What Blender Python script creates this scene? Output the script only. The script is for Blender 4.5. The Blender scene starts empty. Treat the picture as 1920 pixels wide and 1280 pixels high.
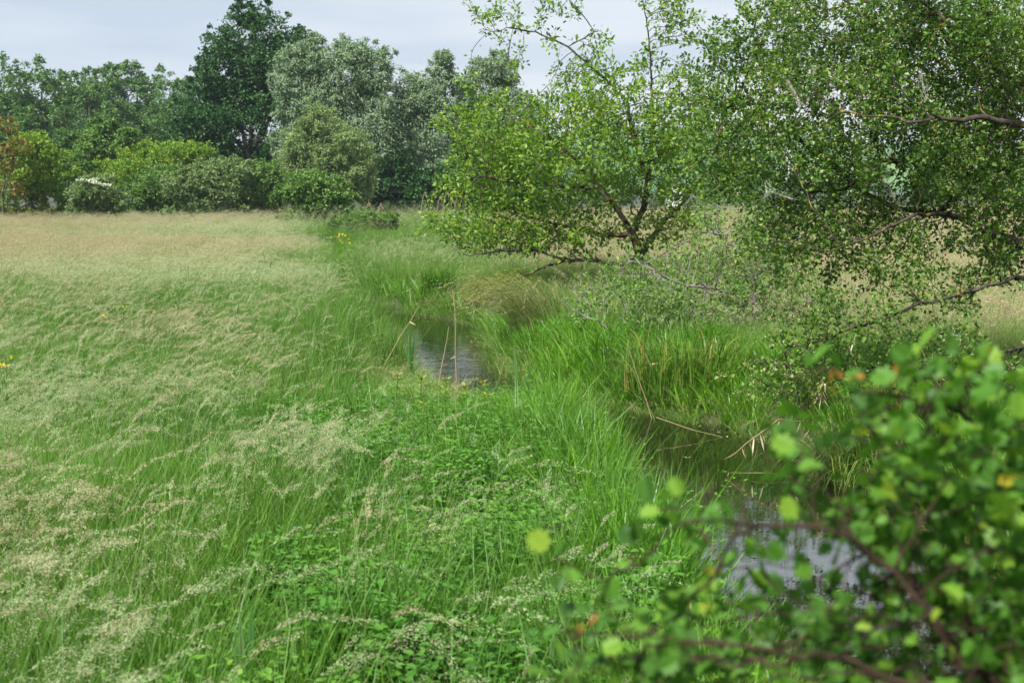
import bpy, math, random
import numpy as np

# ---------------------------------------------------------------- camera, sky, sun, exposure
sc = bpy.context.scene
COL = sc.collection
F = 50.0 / 36.0 * 1920          # focal length in photograph pixels
H = 2.2                         # eye height above the meadow
PITCH = math.atan(285 / F)
cam_d = bpy.data.cameras.new('camera'); cam = bpy.data.objects.new('camera', cam_d); COL.objects.link(cam)
cam.location = (0, 0, H); cam.rotation_euler = (math.pi / 2 - PITCH, 0, 0)
cam_d.lens = 50; cam_d.sensor_width = 36; cam_d.clip_start = 0.05; cam_d.clip_end = 9000
cam_d.dof.use_dof = True; cam_d.dof.focus_distance = 15.0; cam_d.dof.aperture_fstop = 5.6
sc.camera = cam

SUN = np.array([-0.42, -0.50, 0.85]); SUN /= np.linalg.norm(SUN)
SUN_EL = math.asin(SUN[2]); SUN_AZ = math.atan2(SUN[0], SUN[1])
w = bpy.data.worlds.new('World'); sc.world = w; w.use_nodes = True
nt = w.node_tree; nt.nodes.clear(); N = nt.nodes.new; L = nt.links.new
out = N('ShaderNodeOutputWorld'); mixs = N('ShaderNodeMixShader')
b1 = N('ShaderNodeBackground'); b2 = N('ShaderNodeBackground')
sky = N('ShaderNodeTexSky'); sky.sky_type = 'NISHITA'; sky.sun_disc = False
sky.sun_elevation = SUN_EL; sky.sun_rotation = SUN_AZ; sky.air_density = 1.2; sky.dust_density = 2.0
b1.inputs[1].default_value = 0.09
L(sky.outputs[0], b1.inputs[0])
tc = N('ShaderNodeTexCoord'); mp = N('ShaderNodeMapping'); mp.inputs['Scale'].default_value = (1.0, 1.0, 7.0)
nz = N('ShaderNodeTexNoise'); nz.inputs['Scale'].default_value = 2.6; nz.inputs['Detail'].default_value = 5; nz.inputs['Roughness'].default_value = .5
L(tc.outputs['Generated'], mp.inputs[0]); L(mp.outputs[0], nz.inputs['Vector'])
sep = N('ShaderNodeSeparateXYZ'); L(tc.outputs['Generated'], sep.inputs[0])
# cloud deck: brighter towards the horizon, cooler grey overhead, and streaky
mr = N('ShaderNodeMapRange'); mr.inputs['From Min'].default_value = 0.02; mr.inputs['From Max'].default_value = 0.16
L(sep.outputs['Z'], mr.inputs['Value'])
ad = N('ShaderNodeMath'); ad.operation = 'MULTIPLY_ADD'; ad.inputs[1].default_value = 3.2; ad.inputs[2].default_value = -1.55
L(nz.outputs['Fac'], ad.inputs[0])
sx = N('ShaderNodeMath'); sx.operation = 'MULTIPLY_ADD'; sx.inputs[1].default_value = -0.9
L(sep.outputs['X'], sx.inputs[0]); L(ad.outputs[0], sx.inputs[2])
a2 = N('ShaderNodeMath'); a2.operation = 'ADD'; a2.use_clamp = True; L(mr.outputs[0], a2.inputs[0]); L(sx.outputs[0], a2.inputs[1])
rp = N('ShaderNodeValToRGB')
rp.color_ramp.elements[0].position = 0.0; rp.color_ramp.elements[0].color = (.93, .90, .92, 1)
rp.color_ramp.elements[1].position = 1.0; rp.color_ramp.elements[1].color = (.52, .605, .72, 1)
e = rp.color_ramp.elements.new(.45); e.color = (.73, .775, .84, 1)
L(a2.outputs[0], rp.inputs[0]); L(rp.outputs[0], b2.inputs[0]); b2.inputs[1].default_value = 0.66
mixs.inputs[0].default_value = 0.93
L(b1.outputs[0], mixs.inputs[1]); L(b2.outputs[0], mixs.inputs[2]); L(mixs.outputs[0], out.inputs[0])

sl = bpy.data.lights.new('sun', 'SUN'); so = bpy.data.objects.new('sun', sl); COL.objects.link(so)
sl.energy = 4.6; sl.angle = math.radians(4.0); sl.color = (1.0, .98, .935)
from mathutils import Vector
so.rotation_euler = Vector(SUN).to_track_quat('Z', 'Y').to_euler(); so.location = (0, 0, 40)

sc.view_settings.view_transform = 'Standard'; sc.view_settings.look = 'None'
sc.view_settings.exposure = 0.82; sc.view_settings.gamma = 1.0; sc.view_settings.use_curve_mapping = False
cy = sc.cycles
cy.max_bounces = 6; cy.diffuse_bounces = 3; cy.glossy_bounces = 2; cy.transmission_bounces = 4; cy.transparent_max_bounces = 4
cy.use_denoising = True; cy.caustics_reflective = False; cy.caustics_refractive = False

# ---------------------------------------------------------------- helpers
rng = np.random.default_rng(11)
def norm(v):
    return v / np.maximum(np.linalg.norm(v, axis=-1, keepdims=True), 1e-9)
def at(px, py, Y):
    d = np.array([(px - 960) / F, math.cos(PITCH) + (640 - py) / F * math.sin(PITCH), -math.sin(PITCH) + (640 - py) / F * math.cos(PITCH)])
    t = Y / d[1]
    return np.array([0, 0, H]) + d * t
def gp(px, py, z=0.0):
    d = at(px, py, 1.0) - np.array([0, 0, H]); t = (z - H) / d[2]
    return np.array([0, 0, H]) + d * t

def tag(o, label=None, cat=None, group=None, kind=None):
    if label: o['label'] = label
    if cat: o['category'] = cat
    if group: o['group'] = group
    if kind: o['kind'] = kind
    return o
def empty(name, loc, label, cat, group=None):
    o = bpy.data.objects.new(name, None); COL.objects.link(o); o.location = loc; o.empty_display_size = .2
    return tag(o, label, cat, group)

class MB:
    def __init__(s): s.v = []; s.l = []; s.n = []; s.a = []; s.m = []; s.c = 0
    def raw(s, V, loops, sizes, var, mat=0):
        s.v.append(V.reshape(-1, 3)); s.l.append(np.asarray(loops).ravel() + s.c); s.n.append(np.asarray(sizes).ravel())
        s.a.append(np.asarray(var, float).ravel()); s.m.append(np.full(len(s.n[-1]), mat)); s.c += len(s.v[-1])
    def inst(s, t, P, A, Nn, S, var, mat=0):
        V, loops, sizes = t; n = len(P)
        if n == 0: return
        A = norm(A); X = norm(np.cross(A, Nn)); Z = np.cross(X, A)
        S = np.asarray(S, float)
        if S.ndim < 2: S = np.repeat(np.broadcast_to(S, (n,))[:, None], 3, 1)
        W = P[:, None] + (V[None, :, 0:1] * S[:, None, 0:1]) * X[:, None] + (V[None, :, 1:2] * S[:, None, 1:2]) * A[:, None] + (V[None, :, 2:3] * S[:, None, 2:3]) * Z[:, None]
        k = len(V)
        lo = loops[None] + (np.arange(n) * k)[:, None]
        s.raw(W, lo, np.tile(sizes, n), np.repeat(np.broadcast_to(var, (n,)), len(sizes)), mat)
    def skel(s, nodes, par, rad, sides=5, var=.5, mat=0, ok=None):
        nodes = np.asarray(nodes, float); n = len(nodes)
        d = np.zeros((n, 3)); 
        for i in range(n):
            d[i] = nodes[i] - nodes[par[i]] if par[i] >= 0 else (0, 0, 1)
        first = {}
        for i in range(n):
            if par[i] >= 0 and par[par[i]] < 0 and par[i] not in first: first[par[i]] = i; d[par[i]] = d[i]
        d = norm(d); X = np.zeros((n, 3))
        for i in range(n):
            x = X[par[i]] if par[i] >= 0 else np.array([1, .13, 0.])
            x = x - d[i] * (x @ d[i]); l = np.linalg.norm(x)
            if l < 1e-3: x = np.cross(d[i], [0.3, 1, .2]); l = np.linalg.norm(x)
            X[i] = x / l
        Y = np.cross(d, X); a = np.arange(sides) / sides * 2 * math.pi
        ring = nodes[:, None] + np.asarray(rad)[:, None, None] * (np.cos(a)[None, :, None] * X[:, None] + np.sin(a)[None, :, None] * Y[:, None])
        ch = np.array([i for i in range(n) if par[i] >= 0], int)
        if len(ch) == 0: return
        pr = np.asarray(par)[ch]; k = np.arange(sides); k2 = (k + 1) % sides
        q = np.stack([pr[:, None] * sides + k, pr[:, None] * sides + k2, ch[:, None] * sides + k2, ch[:, None] * sides + k], -1)
        s.raw(ring, q, np.full(len(ch) * sides, 4), np.full(len(ch) * sides, var), mat)
    def tube(s, pts, r, sides=6, var=.5, mat=0):
        pts = np.asarray(pts, float); n = len(pts); r = np.broadcast_to(r, (n,))
        s.skel(pts, [-1] + list(range(n - 1)), r, sides, var, mat)
    def ribbon(s, paths, widths, side, var, mat=0, fold=0.0):
        K, M, _ = paths.shape; sd = side[:, None] * widths[..., None] * .5
        V = np.stack([paths - sd, paths + sd], 2)   # K,M,2,3
        b = (np.arange(K) * M * 2)[:, None, None]; j = np.arange(M - 1)[None, :, None] * 2
        q = b + j + np.array([0, 1, 3, 2])[None, None]
        s.raw(V, q, np.full(K * (M - 1), 4), np.repeat(np.broadcast_to(var, (K,)), M - 1), mat)
    def mesh(s, name, mats, smooth=False):
        V = np.concatenate(s.v).astype(np.float32); lo = np.concatenate(s.l).astype(np.int32); n = np.concatenate(s.n).astype(np.int32)
        me = bpy.data.meshes.new(name); me.vertices.add(len(V)); me.vertices.foreach_set('co', V.ravel())
        me.loops.add(len(lo)); me.loops.foreach_set('vertex_index', lo)
        me.polygons.add(len(n)); st = np.concatenate([[0], np.cumsum(n)[:-1]]).astype(np.int32)
        me.polygons.foreach_set('loop_start', st); me.polygons.foreach_set('loop_total', n)
        me.polygons.foreach_set('material_index', np.concatenate(s.m).astype(np.int32))
        at_ = me.attributes.new('var', 'FLOAT', 'FACE'); at_.data.foreach_set('value', np.concatenate(s.a).astype(np.float32))
        for m in mats: me.materials.append(m)
        me.update(calc_edges=True)
        me.polygons.foreach_set('use_smooth', np.full(len(n), smooth)); me.update()
        return me
    def build(s, name, mats, parent=None, smooth=False, link=True, origin=None):
        if not isinstance(mats, (list, tuple)): mats = [mats]
        if origin is not None: s.v = [v - np.asarray(origin) for v in s.v]
        o = bpy.data.objects.new(name, s.mesh(name, mats, smooth))
        if link: COL.objects.link(o)
        if origin is not None and parent is None: o.location = origin
        if parent is not None: o.parent = parent
        return o

def tmpl(v, f):
    return np.array(v, float), np.concatenate([np.array(x) for x in f]), np.array([len(x) for x in f])
T_DIAM = tmpl([(0, 0, 0), (.5, .45, .10), (0, 1, 0), (-.5, .45, .10)], [(0, 1, 2), (0, 2, 3)])
T_OVAL = tmpl([(0, 0, 0), (0, .3, -.02), (0, .68, -.02), (0, 1, -.10), (.30, .28, .06), (.34, .6, .05), (-.30, .28, .06), (-.34, .6, .05)],
              [(0, 4, 1), (4, 5, 2, 1), (5, 3, 2), (0, 1, 6), (1, 2, 7, 6), (2, 3, 7)])
_h = [(0.05, .10), (.40, .16), (.30, .32), (.56, .50), (.34, .58), (.36, .84), (.16, .80)]
T_LOBE = tmpl([(0, 0, 0), (0, 1, -.06)] + [(x, y, x * .28) for x, y in _h] + [(-x, y, x * .28) for x, y in _h],
              [(0,) + tuple(range(2, 9)) + (1,), (1,) + tuple(range(15, 8, -1)) + (0,)])
T_BLADE = tmpl([(-.5, 0, 0), (.5, 0, 0), (.42, .5, .06), (-.42, .5, .06), (0, 1, 0)], [(0, 1, 2, 3), (3, 2, 4)])

def rnd_dirs(n):
    return norm(rng.normal(size=(n, 3)))

# ---------------------------------------------------------------- materials
def base_mat(name):
    m = bpy.data.materials.new(name); m.use_nodes = True; m.node_tree.nodes.clear(); return m, m.node_tree
def ramp(t, stops):
    r = t.nodes.new('ShaderNodeValToRGB'); el = r.color_ramp.elements
    while len(el) < len(stops): el.new(.5)
    for e_, (p, c) in zip(el, stops): e_.position = p
    for e_, (p, c) in zip(el, stops): e_.color = (*c, 1)
    return r
def leaf_mat(name, stops, trans=.38, rough=.45, inst=False, spec=.35, patch=0.0, tcol=(1.0, 1.12, .55)):
    m, t = base_mat(name); nn = t.nodes.new; ln = t.links.new
    o = nn('ShaderNodeOutputMaterial'); va = nn('ShaderNodeAttribute'); va.attribute_name = 'var'
    fac = va.outputs['Fac']
    if inst:
        ti = nn('ShaderNodeAttribute'); ti.attribute_type = 'INSTANCER'; ti.attribute_name = 'tint'
        mx = nn('ShaderNodeMath'); mx.operation = 'MULTIPLY_ADD'; mx.inputs[1].default_value = .45
        m2 = nn('ShaderNodeMath'); m2.operation = 'MULTIPLY'; m2.inputs[1].default_value = .55
        ln(ti.outputs['Fac'], m2.inputs[0]); ln(va.outputs['Fac'], mx.inputs[0]); ln(m2.outputs[0], mx.inputs[2]); fac = mx.outputs[0]
    if patch:
        tx = nn('ShaderNodeTexCoord'); nz = nn('ShaderNodeTexNoise'); nz.inputs['Scale'].default_value = patch; nz.inputs['Detail'].default_value = 3
        ln(tx.outputs['Object'], nz.inputs['Vector'])
        p1 = nn('ShaderNodeMath'); p1.operation = 'MULTIPLY_ADD'; p1.inputs[1].default_value = .9; p1.inputs[2].default_value = -.45
        p2 = nn('ShaderNodeMath'); p2.operation = 'ADD'; p2.use_clamp = True
        ln(nz.outputs['Fac'], p1.inputs[0]); ln(p1.outputs[0], p2.inputs[0]); ln(fac, p2.inputs[1]); fac = p2.outputs[0]
    r = ramp(t, stops); ln(fac, r.inputs[0])
    b = nn('ShaderNodeBsdfPrincipled'); b.inputs['Roughness'].default_value = rough; b.inputs['Specular IOR Level'].default_value = spec
    tr = nn('ShaderNodeBsdfTranslucent'); mm = nn('ShaderNodeMixRGB'); mm.blend_type = 'MULTIPLY'; mm.inputs[0].default_value = 1
    mm.inputs[2].default_value = (*tcol, 1); ln(r.outputs[0], mm.inputs[1])
    ms = nn('ShaderNodeMixShader'); ms.inputs[0].default_value = trans
    ln(r.outputs[0], b.inputs['Base Color']); ln(mm.outputs[0], tr.inputs[0]); ln(b.outputs[0], ms.inputs[1]); ln(tr.outputs[0], ms.inputs[2]); ln(ms.outputs[0], o.inputs[0])
    return m
def bark_mat(name, c1, c2, lichen=None, amt=.5, scale=9, lscale=6):
    m, t = base_mat(name); nn = t.nodes.new; ln = t.links.new
    o = nn('ShaderNodeOutputMaterial'); b = nn('ShaderNodeBsdfPrincipled'); b.inputs['Roughness'].default_value = .9; b.inputs['Specular IOR Level'].default_value = .15
    tx = nn('ShaderNodeTexCoord'); nz = nn('ShaderNodeTexNoise'); nz.inputs['Scale'].default_value = scale; nz.inputs['Detail'].default_value = 6
    ln(tx.outputs['Object'], nz.inputs['Vector']); r = ramp(t, [(.35, c1), (.65, c2)]); ln(nz.outputs['Fac'], r.inputs[0]); c = r.outputs[0]
    if lichen:
        n2 = nn('ShaderNodeTexNoise'); n2.inputs['Scale'].default_value = lscale; n2.inputs['Detail'].default_value = 4; ln(tx.outputs['Object'], n2.inputs['Vector'])
        r2 = ramp(t, [(amt, (0, 0, 0)), (min(amt + .06, 1), (1, 1, 1))]); ln(n2.outputs['Fac'], r2.inputs[0])
        mx = nn('ShaderNodeMixRGB'); mx.inputs[2].default_value = (*lichen, 1); ln(r2.outputs[0], mx.inputs[0]); ln(c, mx.inputs[1]); c = mx.outputs[0]
    ln(c, b.inputs['Base Color']); bp = nn('ShaderNodeBump'); bp.inputs['Strength'].default_value = .6; bp.inputs['Distance'].default_value = .01
    ln(nz.outputs['Fac'], bp.inputs['Height']); ln(bp.outputs[0], b.inputs['Normal']); ln(b.outputs[0], o.inputs[0])
    return m

M_GRASS = leaf_mat('fresh_grass', [(0, (.045, .120, .014)), (.45, (.118, .262, .032)), (.75, (.215, .345, .06)), (1, (.40, .38, .17))], inst=True, trans=.42)
M_STALK = leaf_mat('grass_stalk', [(0, (.10, .19, .04)), (1, (.26, .30, .11))], inst=True, trans=.2)
M_HEAD = leaf_mat('seed_heads', [(0, (.24, .36, .13)), (.35, (.44, .52, .27)), (.60, (.56, .50, .31)), (.80, (.48, .34, .23)), (1, (.42, .22, .16))], inst=True, trans=.35, tcol=(1, 1, .85), rough=.7, spec=.15)
M_SEDGE = leaf_mat('lush_sedge', [(0, (.045, .130, .008)), (.4, (.105, .280, .012)), (.72, (.18, .38, .025)), (.84, (.30, .38, .06)), (1, (.46, .34, .15))], inst=True, trans=.45, rough=.38, spec=.45)
M_STRAW = leaf_mat('dry_straw', [(0, (.25, .15, .07)), (.5, (.48, .36, .20)), (1, (.68, .58, .40))], trans=.2, rough=.8, spec=.1)
M_STRAWI = leaf_mat('dry_straw_tufts', [(0, (.16, .10, .05)), (.5, (.36, .27, .14)), (1, (.60, .50, .33))], trans=.2, rough=.8, spec=.1, inst=True)
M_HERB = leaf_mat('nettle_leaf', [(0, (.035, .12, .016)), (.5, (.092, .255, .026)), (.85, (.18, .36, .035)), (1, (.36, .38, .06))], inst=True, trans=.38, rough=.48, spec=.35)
M_BARK = bark_mat('lichened_bark', (.030, .024, .018), (.10, .085, .065), (.20, .17, .03), .56, lscale=5)
M_BARKO = bark_mat('orange_lichened_bark', (.028, .022, .017), (.10, .08, .06), (.30, .19, .03), .61, lscale=9)
M_BARKG = bark_mat('grey_bark', (.10, .09, .075), (.30, .28, .24), (.05, .045, .035), .60)
M_BARKF = bark_mat('far_bark', (.05, .045, .035), (.16, .15, .12))
M_STEMRED = bark_mat('reddish_twig', (.025, .018, .012), (.075, .045, .03), scale=14)

# ---------------------------------------------------------------- the stream's course and the ground
ST = np.array([(2.6, -8, 1.0), (2.45, 2, 1.0), (2.25, 6, .98), (2.15, 8, 1.0), (2.06, 11, 1.12), (1.98, 13.2, 1.08), (1.65, 14.8, .72), (.8, 16.3, .45), (0, 17.6, .55),
               (-.75, 19.6, .68), (-1.2, 23, .85), (-1.7, 26.2, 1.1), (-2.7, 28.4, .85), (-4.0, 33, .4), (-4.9, 40, .25), (-7, 55, .15), (-11, 80, .15), (-16, 108, .15)])
WATER_Z = -.36
def dip(x, y):
    return np.exp(-(((x + .65) / 1.6) ** 2 + ((y - 15.8) / 3.6) ** 2))
def stream(x, y):
    """distance beyond the water's edge, and side (+1 = right bank)"""
    x = np.asarray(x, float); y = np.asarray(y, float)
    best = np.full(x.shape, 1e9); side = np.ones(x.shape)
    for (x0, y0, w0), (x1, y1, w1) in zip(ST[:-1], ST[1:]):
        dx, dy = x1 - x0, y1 - y0; L2 = dx * dx + dy * dy
        t = np.clip(((x - x0) * dx + (y - y0) * dy) / L2, 0, 1)
        d = np.hypot(x - x0 - t * dx, y - y0 - t * dy) - (w0 + t * (w1 - w0))
        s = np.sign((x - x0) * dy - (y - y0) * dx)
        m = d < best; best = np.where(m, d, best); side = np.where(m, s, side)
    return best, side
def hnoise(x, y):
    return .05 * np.sin(x * .9 + 1.3) * np.sin(y * .7) + .04 * np.sin(x * .31 + y * .43) + .03 * np.sin(x * 2.1 - y * 1.7)
def ground_z(x, y):
    d, s = stream(x, y)
    t = np.clip((d + np.where(s > 0, .55, .42)) / np.where(s > 0, 1.3, .95), 0, 1); t = t * t * (3 - 2 * t)
    far = np.clip((np.asarray(y) - 38) / 14, 0, 1); x = np.asarray(x, float); y = np.asarray(y, float)
    z = -.80 + .80 * t; z = z * (1 - far)
    z = z + hnoise(x, y) * np.clip(t, .3, 1)
    return np.where(z > -.5, z - (.33 + np.minimum(z, 0) * .6) * dip(x, y), z)

xs = np.concatenate([-np.geomspace(3500, 14, 30), np.arange(-13.6, 12.01, .22), np.geomspace(12.6, 3500, 30)])
ys = np.concatenate([-np.geomspace(600, 6, 12), np.arange(-5, 45, .25), np.arange(45, 120, 1.2), np.geomspace(121, 4500, 30)])
X, Y = np.meshgrid(xs, ys); Z = ground_z(X, Y)
nx, ny = len(xs), len(ys)
ii = (np.arange(ny - 1)[:, None] * nx + np.arange(nx - 1)[None]).ravel()
g = MB(); g.raw(np.stack([X, Y, Z], -1), np.stack([ii, ii + 1, ii + nx + 1, ii + nx], -1), np.full(len(ii), 4), np.zeros(len(ii)))
m, t = base_mat('damp_soil'); nn = t.nodes.new; ln = t.links.new
o_ = nn('ShaderNodeOutputMaterial'); b_ = nn('ShaderNodeBsdfPrincipled'); b_.inputs['Roughness'].default_value = .95
tx = nn('ShaderNodeTexCoord'); n1 = nn('ShaderNodeTexNoise'); n1.inputs['Scale'].default_value = 1.7; n1.inputs['Detail'].default_value = 8
ln(tx.outputs['Object'], n1.inputs['Vector']); r_ = ramp(t, [(.3, (.02, .02, .01)), (.5, (.035, .045, .015)), (.7, (.07, .065, .03))]); ln(n1.outputs['Fac'], r_.inputs[0])
ln(r_.outputs[0], b_.inputs['Base Color']); ln(b_.outputs[0], o_.inputs[0]); M_SOIL = m
ground = g.build('ground', M_SOIL, smooth=True); tag(ground, kind='structure', label='rough damp meadow soil between the grasses')

m, t = base_mat('still_water'); nn = t.nodes.new; ln = t.links.new
o_ = nn('ShaderNodeOutputMaterial'); b_ = nn('ShaderNodeBsdfPrincipled')
b_.inputs['Base Color'].default_value = (.008, .009, .004, 1); b_.inputs['Roughness'].default_value = .025; b_.inputs['IOR'].default_value = 2.3; b_.inputs['Specular IOR Level'].default_value = 1.0
tx = nn('ShaderNodeTexCoord'); mp_ = nn('ShaderNodeMapping'); mp_.inputs['Scale'].default_value = (1.0, 2.6, 1); n1 = nn('ShaderNodeTexNoise'); n1.inputs['Scale'].default_value = 2.6; n1.inputs['Detail'].default_value = 3
ln(tx.outputs['Object'], mp_.inputs[0]); ln(mp_.outputs[0], n1.inputs['Vector']); bp = nn('ShaderNodeBump'); bp.inputs['Strength'].default_value = .15; bp.inputs['Distance'].default_value = .012
sy = nn('ShaderNodeSeparateXYZ'); ln(tx.outputs['Object'], sy.inputs[0]); my = nn('ShaderNodeMapRange'); my.inputs['From Min'].default_value = 14; my.inputs['From Max'].default_value = 19; my.inputs['To Min'].default_value = .07; my.inputs['To Max'].default_value = .38; ln(sy.outputs['Y'], my.inputs['Value']); ln(my.outputs[0], bp.inputs['Strength'])
ln(n1.outputs['Fac'], bp.inputs['Height']); ln(bp.outputs[0], b_.inputs['Normal']); ln(b_.outputs[0], o_.inputs[0]); M_WATER = m
g = MB(); wx = np.linspace(-18, 6, 25); wy = np.linspace(-9, 107, 59); X, Y = np.meshgrid(wx, wy)
ii = (np.arange(58)[:, None] * 25 + np.arange(24)[None]).ravel()
g.raw(np.stack([X, Y, np.full_like(X, WATER_Z)], -1), np.stack([ii, ii + 1, ii + 26, ii + 25], -1), np.full(len(ii), 4), np.zeros(len(ii)))
water = g.build('water', M_WATER, smooth=True); tag(water, kind='structure', label='still dark water of the narrow stream mirroring the sky')

# ---------------------------------------------------------------- ground cover: numpy places it, geometry nodes draw it
def scatter(name, sources, P, yaw, S, pick, tint, label, cat, lean=None):
    c = bpy.data.collections.new(name + '_kinds')
    for i, o in enumerate(sources):
        o.name = '%s_kind_%02d' % (name, i)
        if o.name not in c.objects: c.objects.link(o)
    n = len(P); me = bpy.data.meshes.new(name); me.vertices.add(n); me.vertices.foreach_set('co', P.astype(np.float32).ravel())
    rot = np.zeros((n, 3)); rot[:, 2] = yaw
    if lean is not None: rot[:, :2] = lean
    S = np.asarray(S, float)
    if S.ndim < 2: S = np.repeat(S[:, None], 3, 1)
    for nm, ty, key, arr in (('rot', 'FLOAT_VECTOR', 'vector', rot), ('scl', 'FLOAT_VECTOR', 'vector', S), ('pick', 'INT', 'value', pick), ('tint', 'FLOAT', 'value', np.clip(tint, 0, 1))):
        a = me.attributes.new(nm, ty, 'POINT'); a.data.foreach_set(key, np.ascontiguousarray(arr, dtype=np.int32 if ty == 'INT' else np.float32).ravel())
    o = bpy.data.objects.new(name, me); COL.objects.link(o)
    ng = bpy.data.node_groups.new(name, 'GeometryNodeTree')
    ng.interface.new_socket('Geometry', in_out='INPUT', socket_type='NodeSocketGeometry'); ng.interface.new_socket('Geometry', in_out='OUTPUT', socket_type='NodeSocketGeometry')
    A = ng.nodes.new; gi = A('NodeGroupInput'); go = A('NodeGroupOutput'); ip = A('GeometryNodeInstanceOnPoints'); ci = A('GeometryNodeCollectionInfo')
    ci.inputs['Collection'].default_value = c; ci.inputs['Separate Children'].default_value = True; ci.inputs['Reset Children'].default_value = True
    def na(nm, ty):
        x = A('GeometryNodeInputNamedAttribute'); x.data_type = ty; x.inputs['Name'].default_value = nm; return x.outputs['Attribute']
    K = ng.links.new; K(gi.outputs[0], ip.inputs['Points']); K(ci.outputs[0], ip.inputs['Instance']); ip.inputs['Pick Instance'].default_value = True
    K(na('pick', 'INT'), ip.inputs['Instance Index']); K(na('rot', 'FLOAT_VECTOR'), ip.inputs['Rotation']); K(na('scl', 'FLOAT_VECTOR'), ip.inputs['Scale'])
    K(ip.outputs[0], go.inputs[0])
    md = o.modifiers.new('scatter', 'NODES'); md.node_group = ng
    return tag(o, label, cat, kind='stuff')

def blades(mb, n, h, w, spread, lean=(.12, 0), curve=.35, seg=4, mat=0, hv=.35, center=(0, 0), var=None):
    """n curved blades from one tuft"""
    b = np.zeros((n, 3)); a = rng.uniform(0, 6.283, n); r = spread * np.sqrt(rng.random(n)); b[:, 0] = np.cos(a) * r + center[0]; b[:, 1] = np.sin(a) * r + center[1]
    hh = h * rng.uniform(1 - hv, 1.1, n); az = rng.uniform(0, 6.283, n)
    dirh = np.stack([np.cos(az), np.sin(az), 0 * az], -1); cu = curve * rng.uniform(.2, 1.4, n)
    t = np.linspace(0, 1, seg + 1)
    hor = (dirh * cu[:, None] + np.array([lean[0], lean[1], 0]))[:, None] * (t ** 2)[None, :, None] * hh[:, None, None]
    drop = np.clip(cu - .45, 0, 2)[:, None] * (t ** 3)[None] * .8
    z = hh[:, None] * (t[None] - drop * t[None]) * .97
    path = b[:, None] + hor; path[..., 2] = z
    path += (dirh[:, None] * (t[None, :, None] * .12 * hh[:, None, None]))
    wd = w * rng.uniform(.6, 1.3, n)[:, None] * np.array([.75, 1.0, .85, .55, .04][:seg + 1] if seg == 4 else np.linspace(1, .05, seg + 1))[None]
    fa = rng.uniform(0, 6.283, n); side = np.stack([np.cos(fa), np.sin(fa), 0 * fa], -1)
    mb.ribbon(path, wd, side, rng.random(n) if var is None else var, mat)
    return path

def panicle(mb, base, h, plen, spread, nsp, sp_len, sp_w, lean, droop, stalk_w=.0022, stalk=1, head=2, open_=.35, yaw=None):
    yaw = rng.uniform(-.5, .5) if yaw is None else yaw
    d = np.array([math.cos(yaw), math.sin(yaw), 0]); t = np.linspace(0, 1, 9)
    path = np.array(base)[None] + d[None] * (lean * t ** 2 + droop * .6 * np.clip(t - .72, 0, 1)[:] ** 1.6 * 4)[:, None] * h
    path[:, 2] = base[2] + h * (t - droop * np.clip(t - .75, 0, 1) ** 2 * 5)
    side = np.array([[-math.sin(yaw + .6), math.cos(yaw + .6), 0]])
    mb.ribbon(path[None], np.linspace(stalk_w, stalk_w * .6, 9)[None], side, rng.random(1), stalk)
    u = 1 - plen / h * rng.random(nsp) ** .8; s = (1 - u) / (plen / h)                     # s = 0 tip .. 1 base of head
    i = np.clip((u * 8).astype(int), 0, 7); f = u * 8 - i; P = path[i] * (1 - f[:, None]) + path[np.minimum(i + 1, 8)] * f[:, None]
    tan = norm(path[np.minimum(i + 1, 8)] - path[i]); r = rnd_dirs(nsp); r = norm(r - tan * (r * tan).sum(1, keepdims=True))
    rad = spread * np.sin(np.clip(s * 2.9 + .15, 0, 3.1)) ** .7 * np.sqrt(rng.random(nsp))
    P = P + r * rad[:, None] + tan * rad[:, None] * .8 + np.array([0, 0, -1]) * rad[:, None] * droop * .5
    mb.inst(T_DIAM, P, tan + r * open_ + rnd_dirs(nsp) * .25, rnd_dirs(nsp), np.stack([np.full(nsp, sp_w), sp_len * rng.uniform(.6, 1.3, nsp), np.full(nsp, sp_w)], -1), np.clip(rng.normal(.5, .22, nsp), 0, 1), head)

def src(mb, mats): return mb.build('k', mats, link=False)
GM = [M_GRASS, M_STALK, M_HEAD]
near_tuft = []
for k in range(6):
    mb = MB(); blades(mb, 44, .62, .0075, .13, lean=(.08, 0), curve=.38); blades(mb, 30, .26, .006, .14, curve=.6, seg=3, hv=.5); near_tuft.append(src(mb, GM))
near_head = []
for k in range(12):
    mb = MB(); kind = k % 4
    for j in range(3):
        b = (rng.uniform(-.09, .09), rng.uniform(-.09, .09), 0); h = rng.uniform(.66, .98)
        if kind == 0: panicle(mb, b, h * 1.06, .21, .020, 170, .0100, .0036, rng.uniform(.15, .5), rng.uniform(.3, 1.1))        # nodding small-reed
        elif kind == 1: panicle(mb, b, h, .15, .012, 140, .0085, .0034, rng.uniform(.15, .5), rng.uniform(.1, .5), open_=.2)   # narrow heads
        elif kind == 2: panicle(mb, b, h, .20, .036, 130, .0068, .0028, rng.uniform(.1, .3), rng.uniform(.3, .8), open_=.7)  # airy
        else: panicle(mb, b, h * .85, .10, .013, 90, .0075, .0034, rng.uniform(.05, .3), rng.uniform(.1, .4), open_=.3)
    near_head.append(src(mb, GM))
far_tuft = []
for k in range(5):
    mb = MB(); blades(mb, 46, .55, .011, .34, lean=(.10, 0), curve=.4, seg=3)
    for j in range(12):
        b = (rng.uniform(-.33, .33), rng.uniform(-.33, .33), 0)
        panicle(mb, b, rng.uniform(.62, .92), .16, .028, 20, .019, .0075, rng.uniform(.1, .35), rng.uniform(.3, .9), stalk_w=.004, open_=.5)
    far_tuft.append(src(mb, GM))
sedge = []
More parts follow.
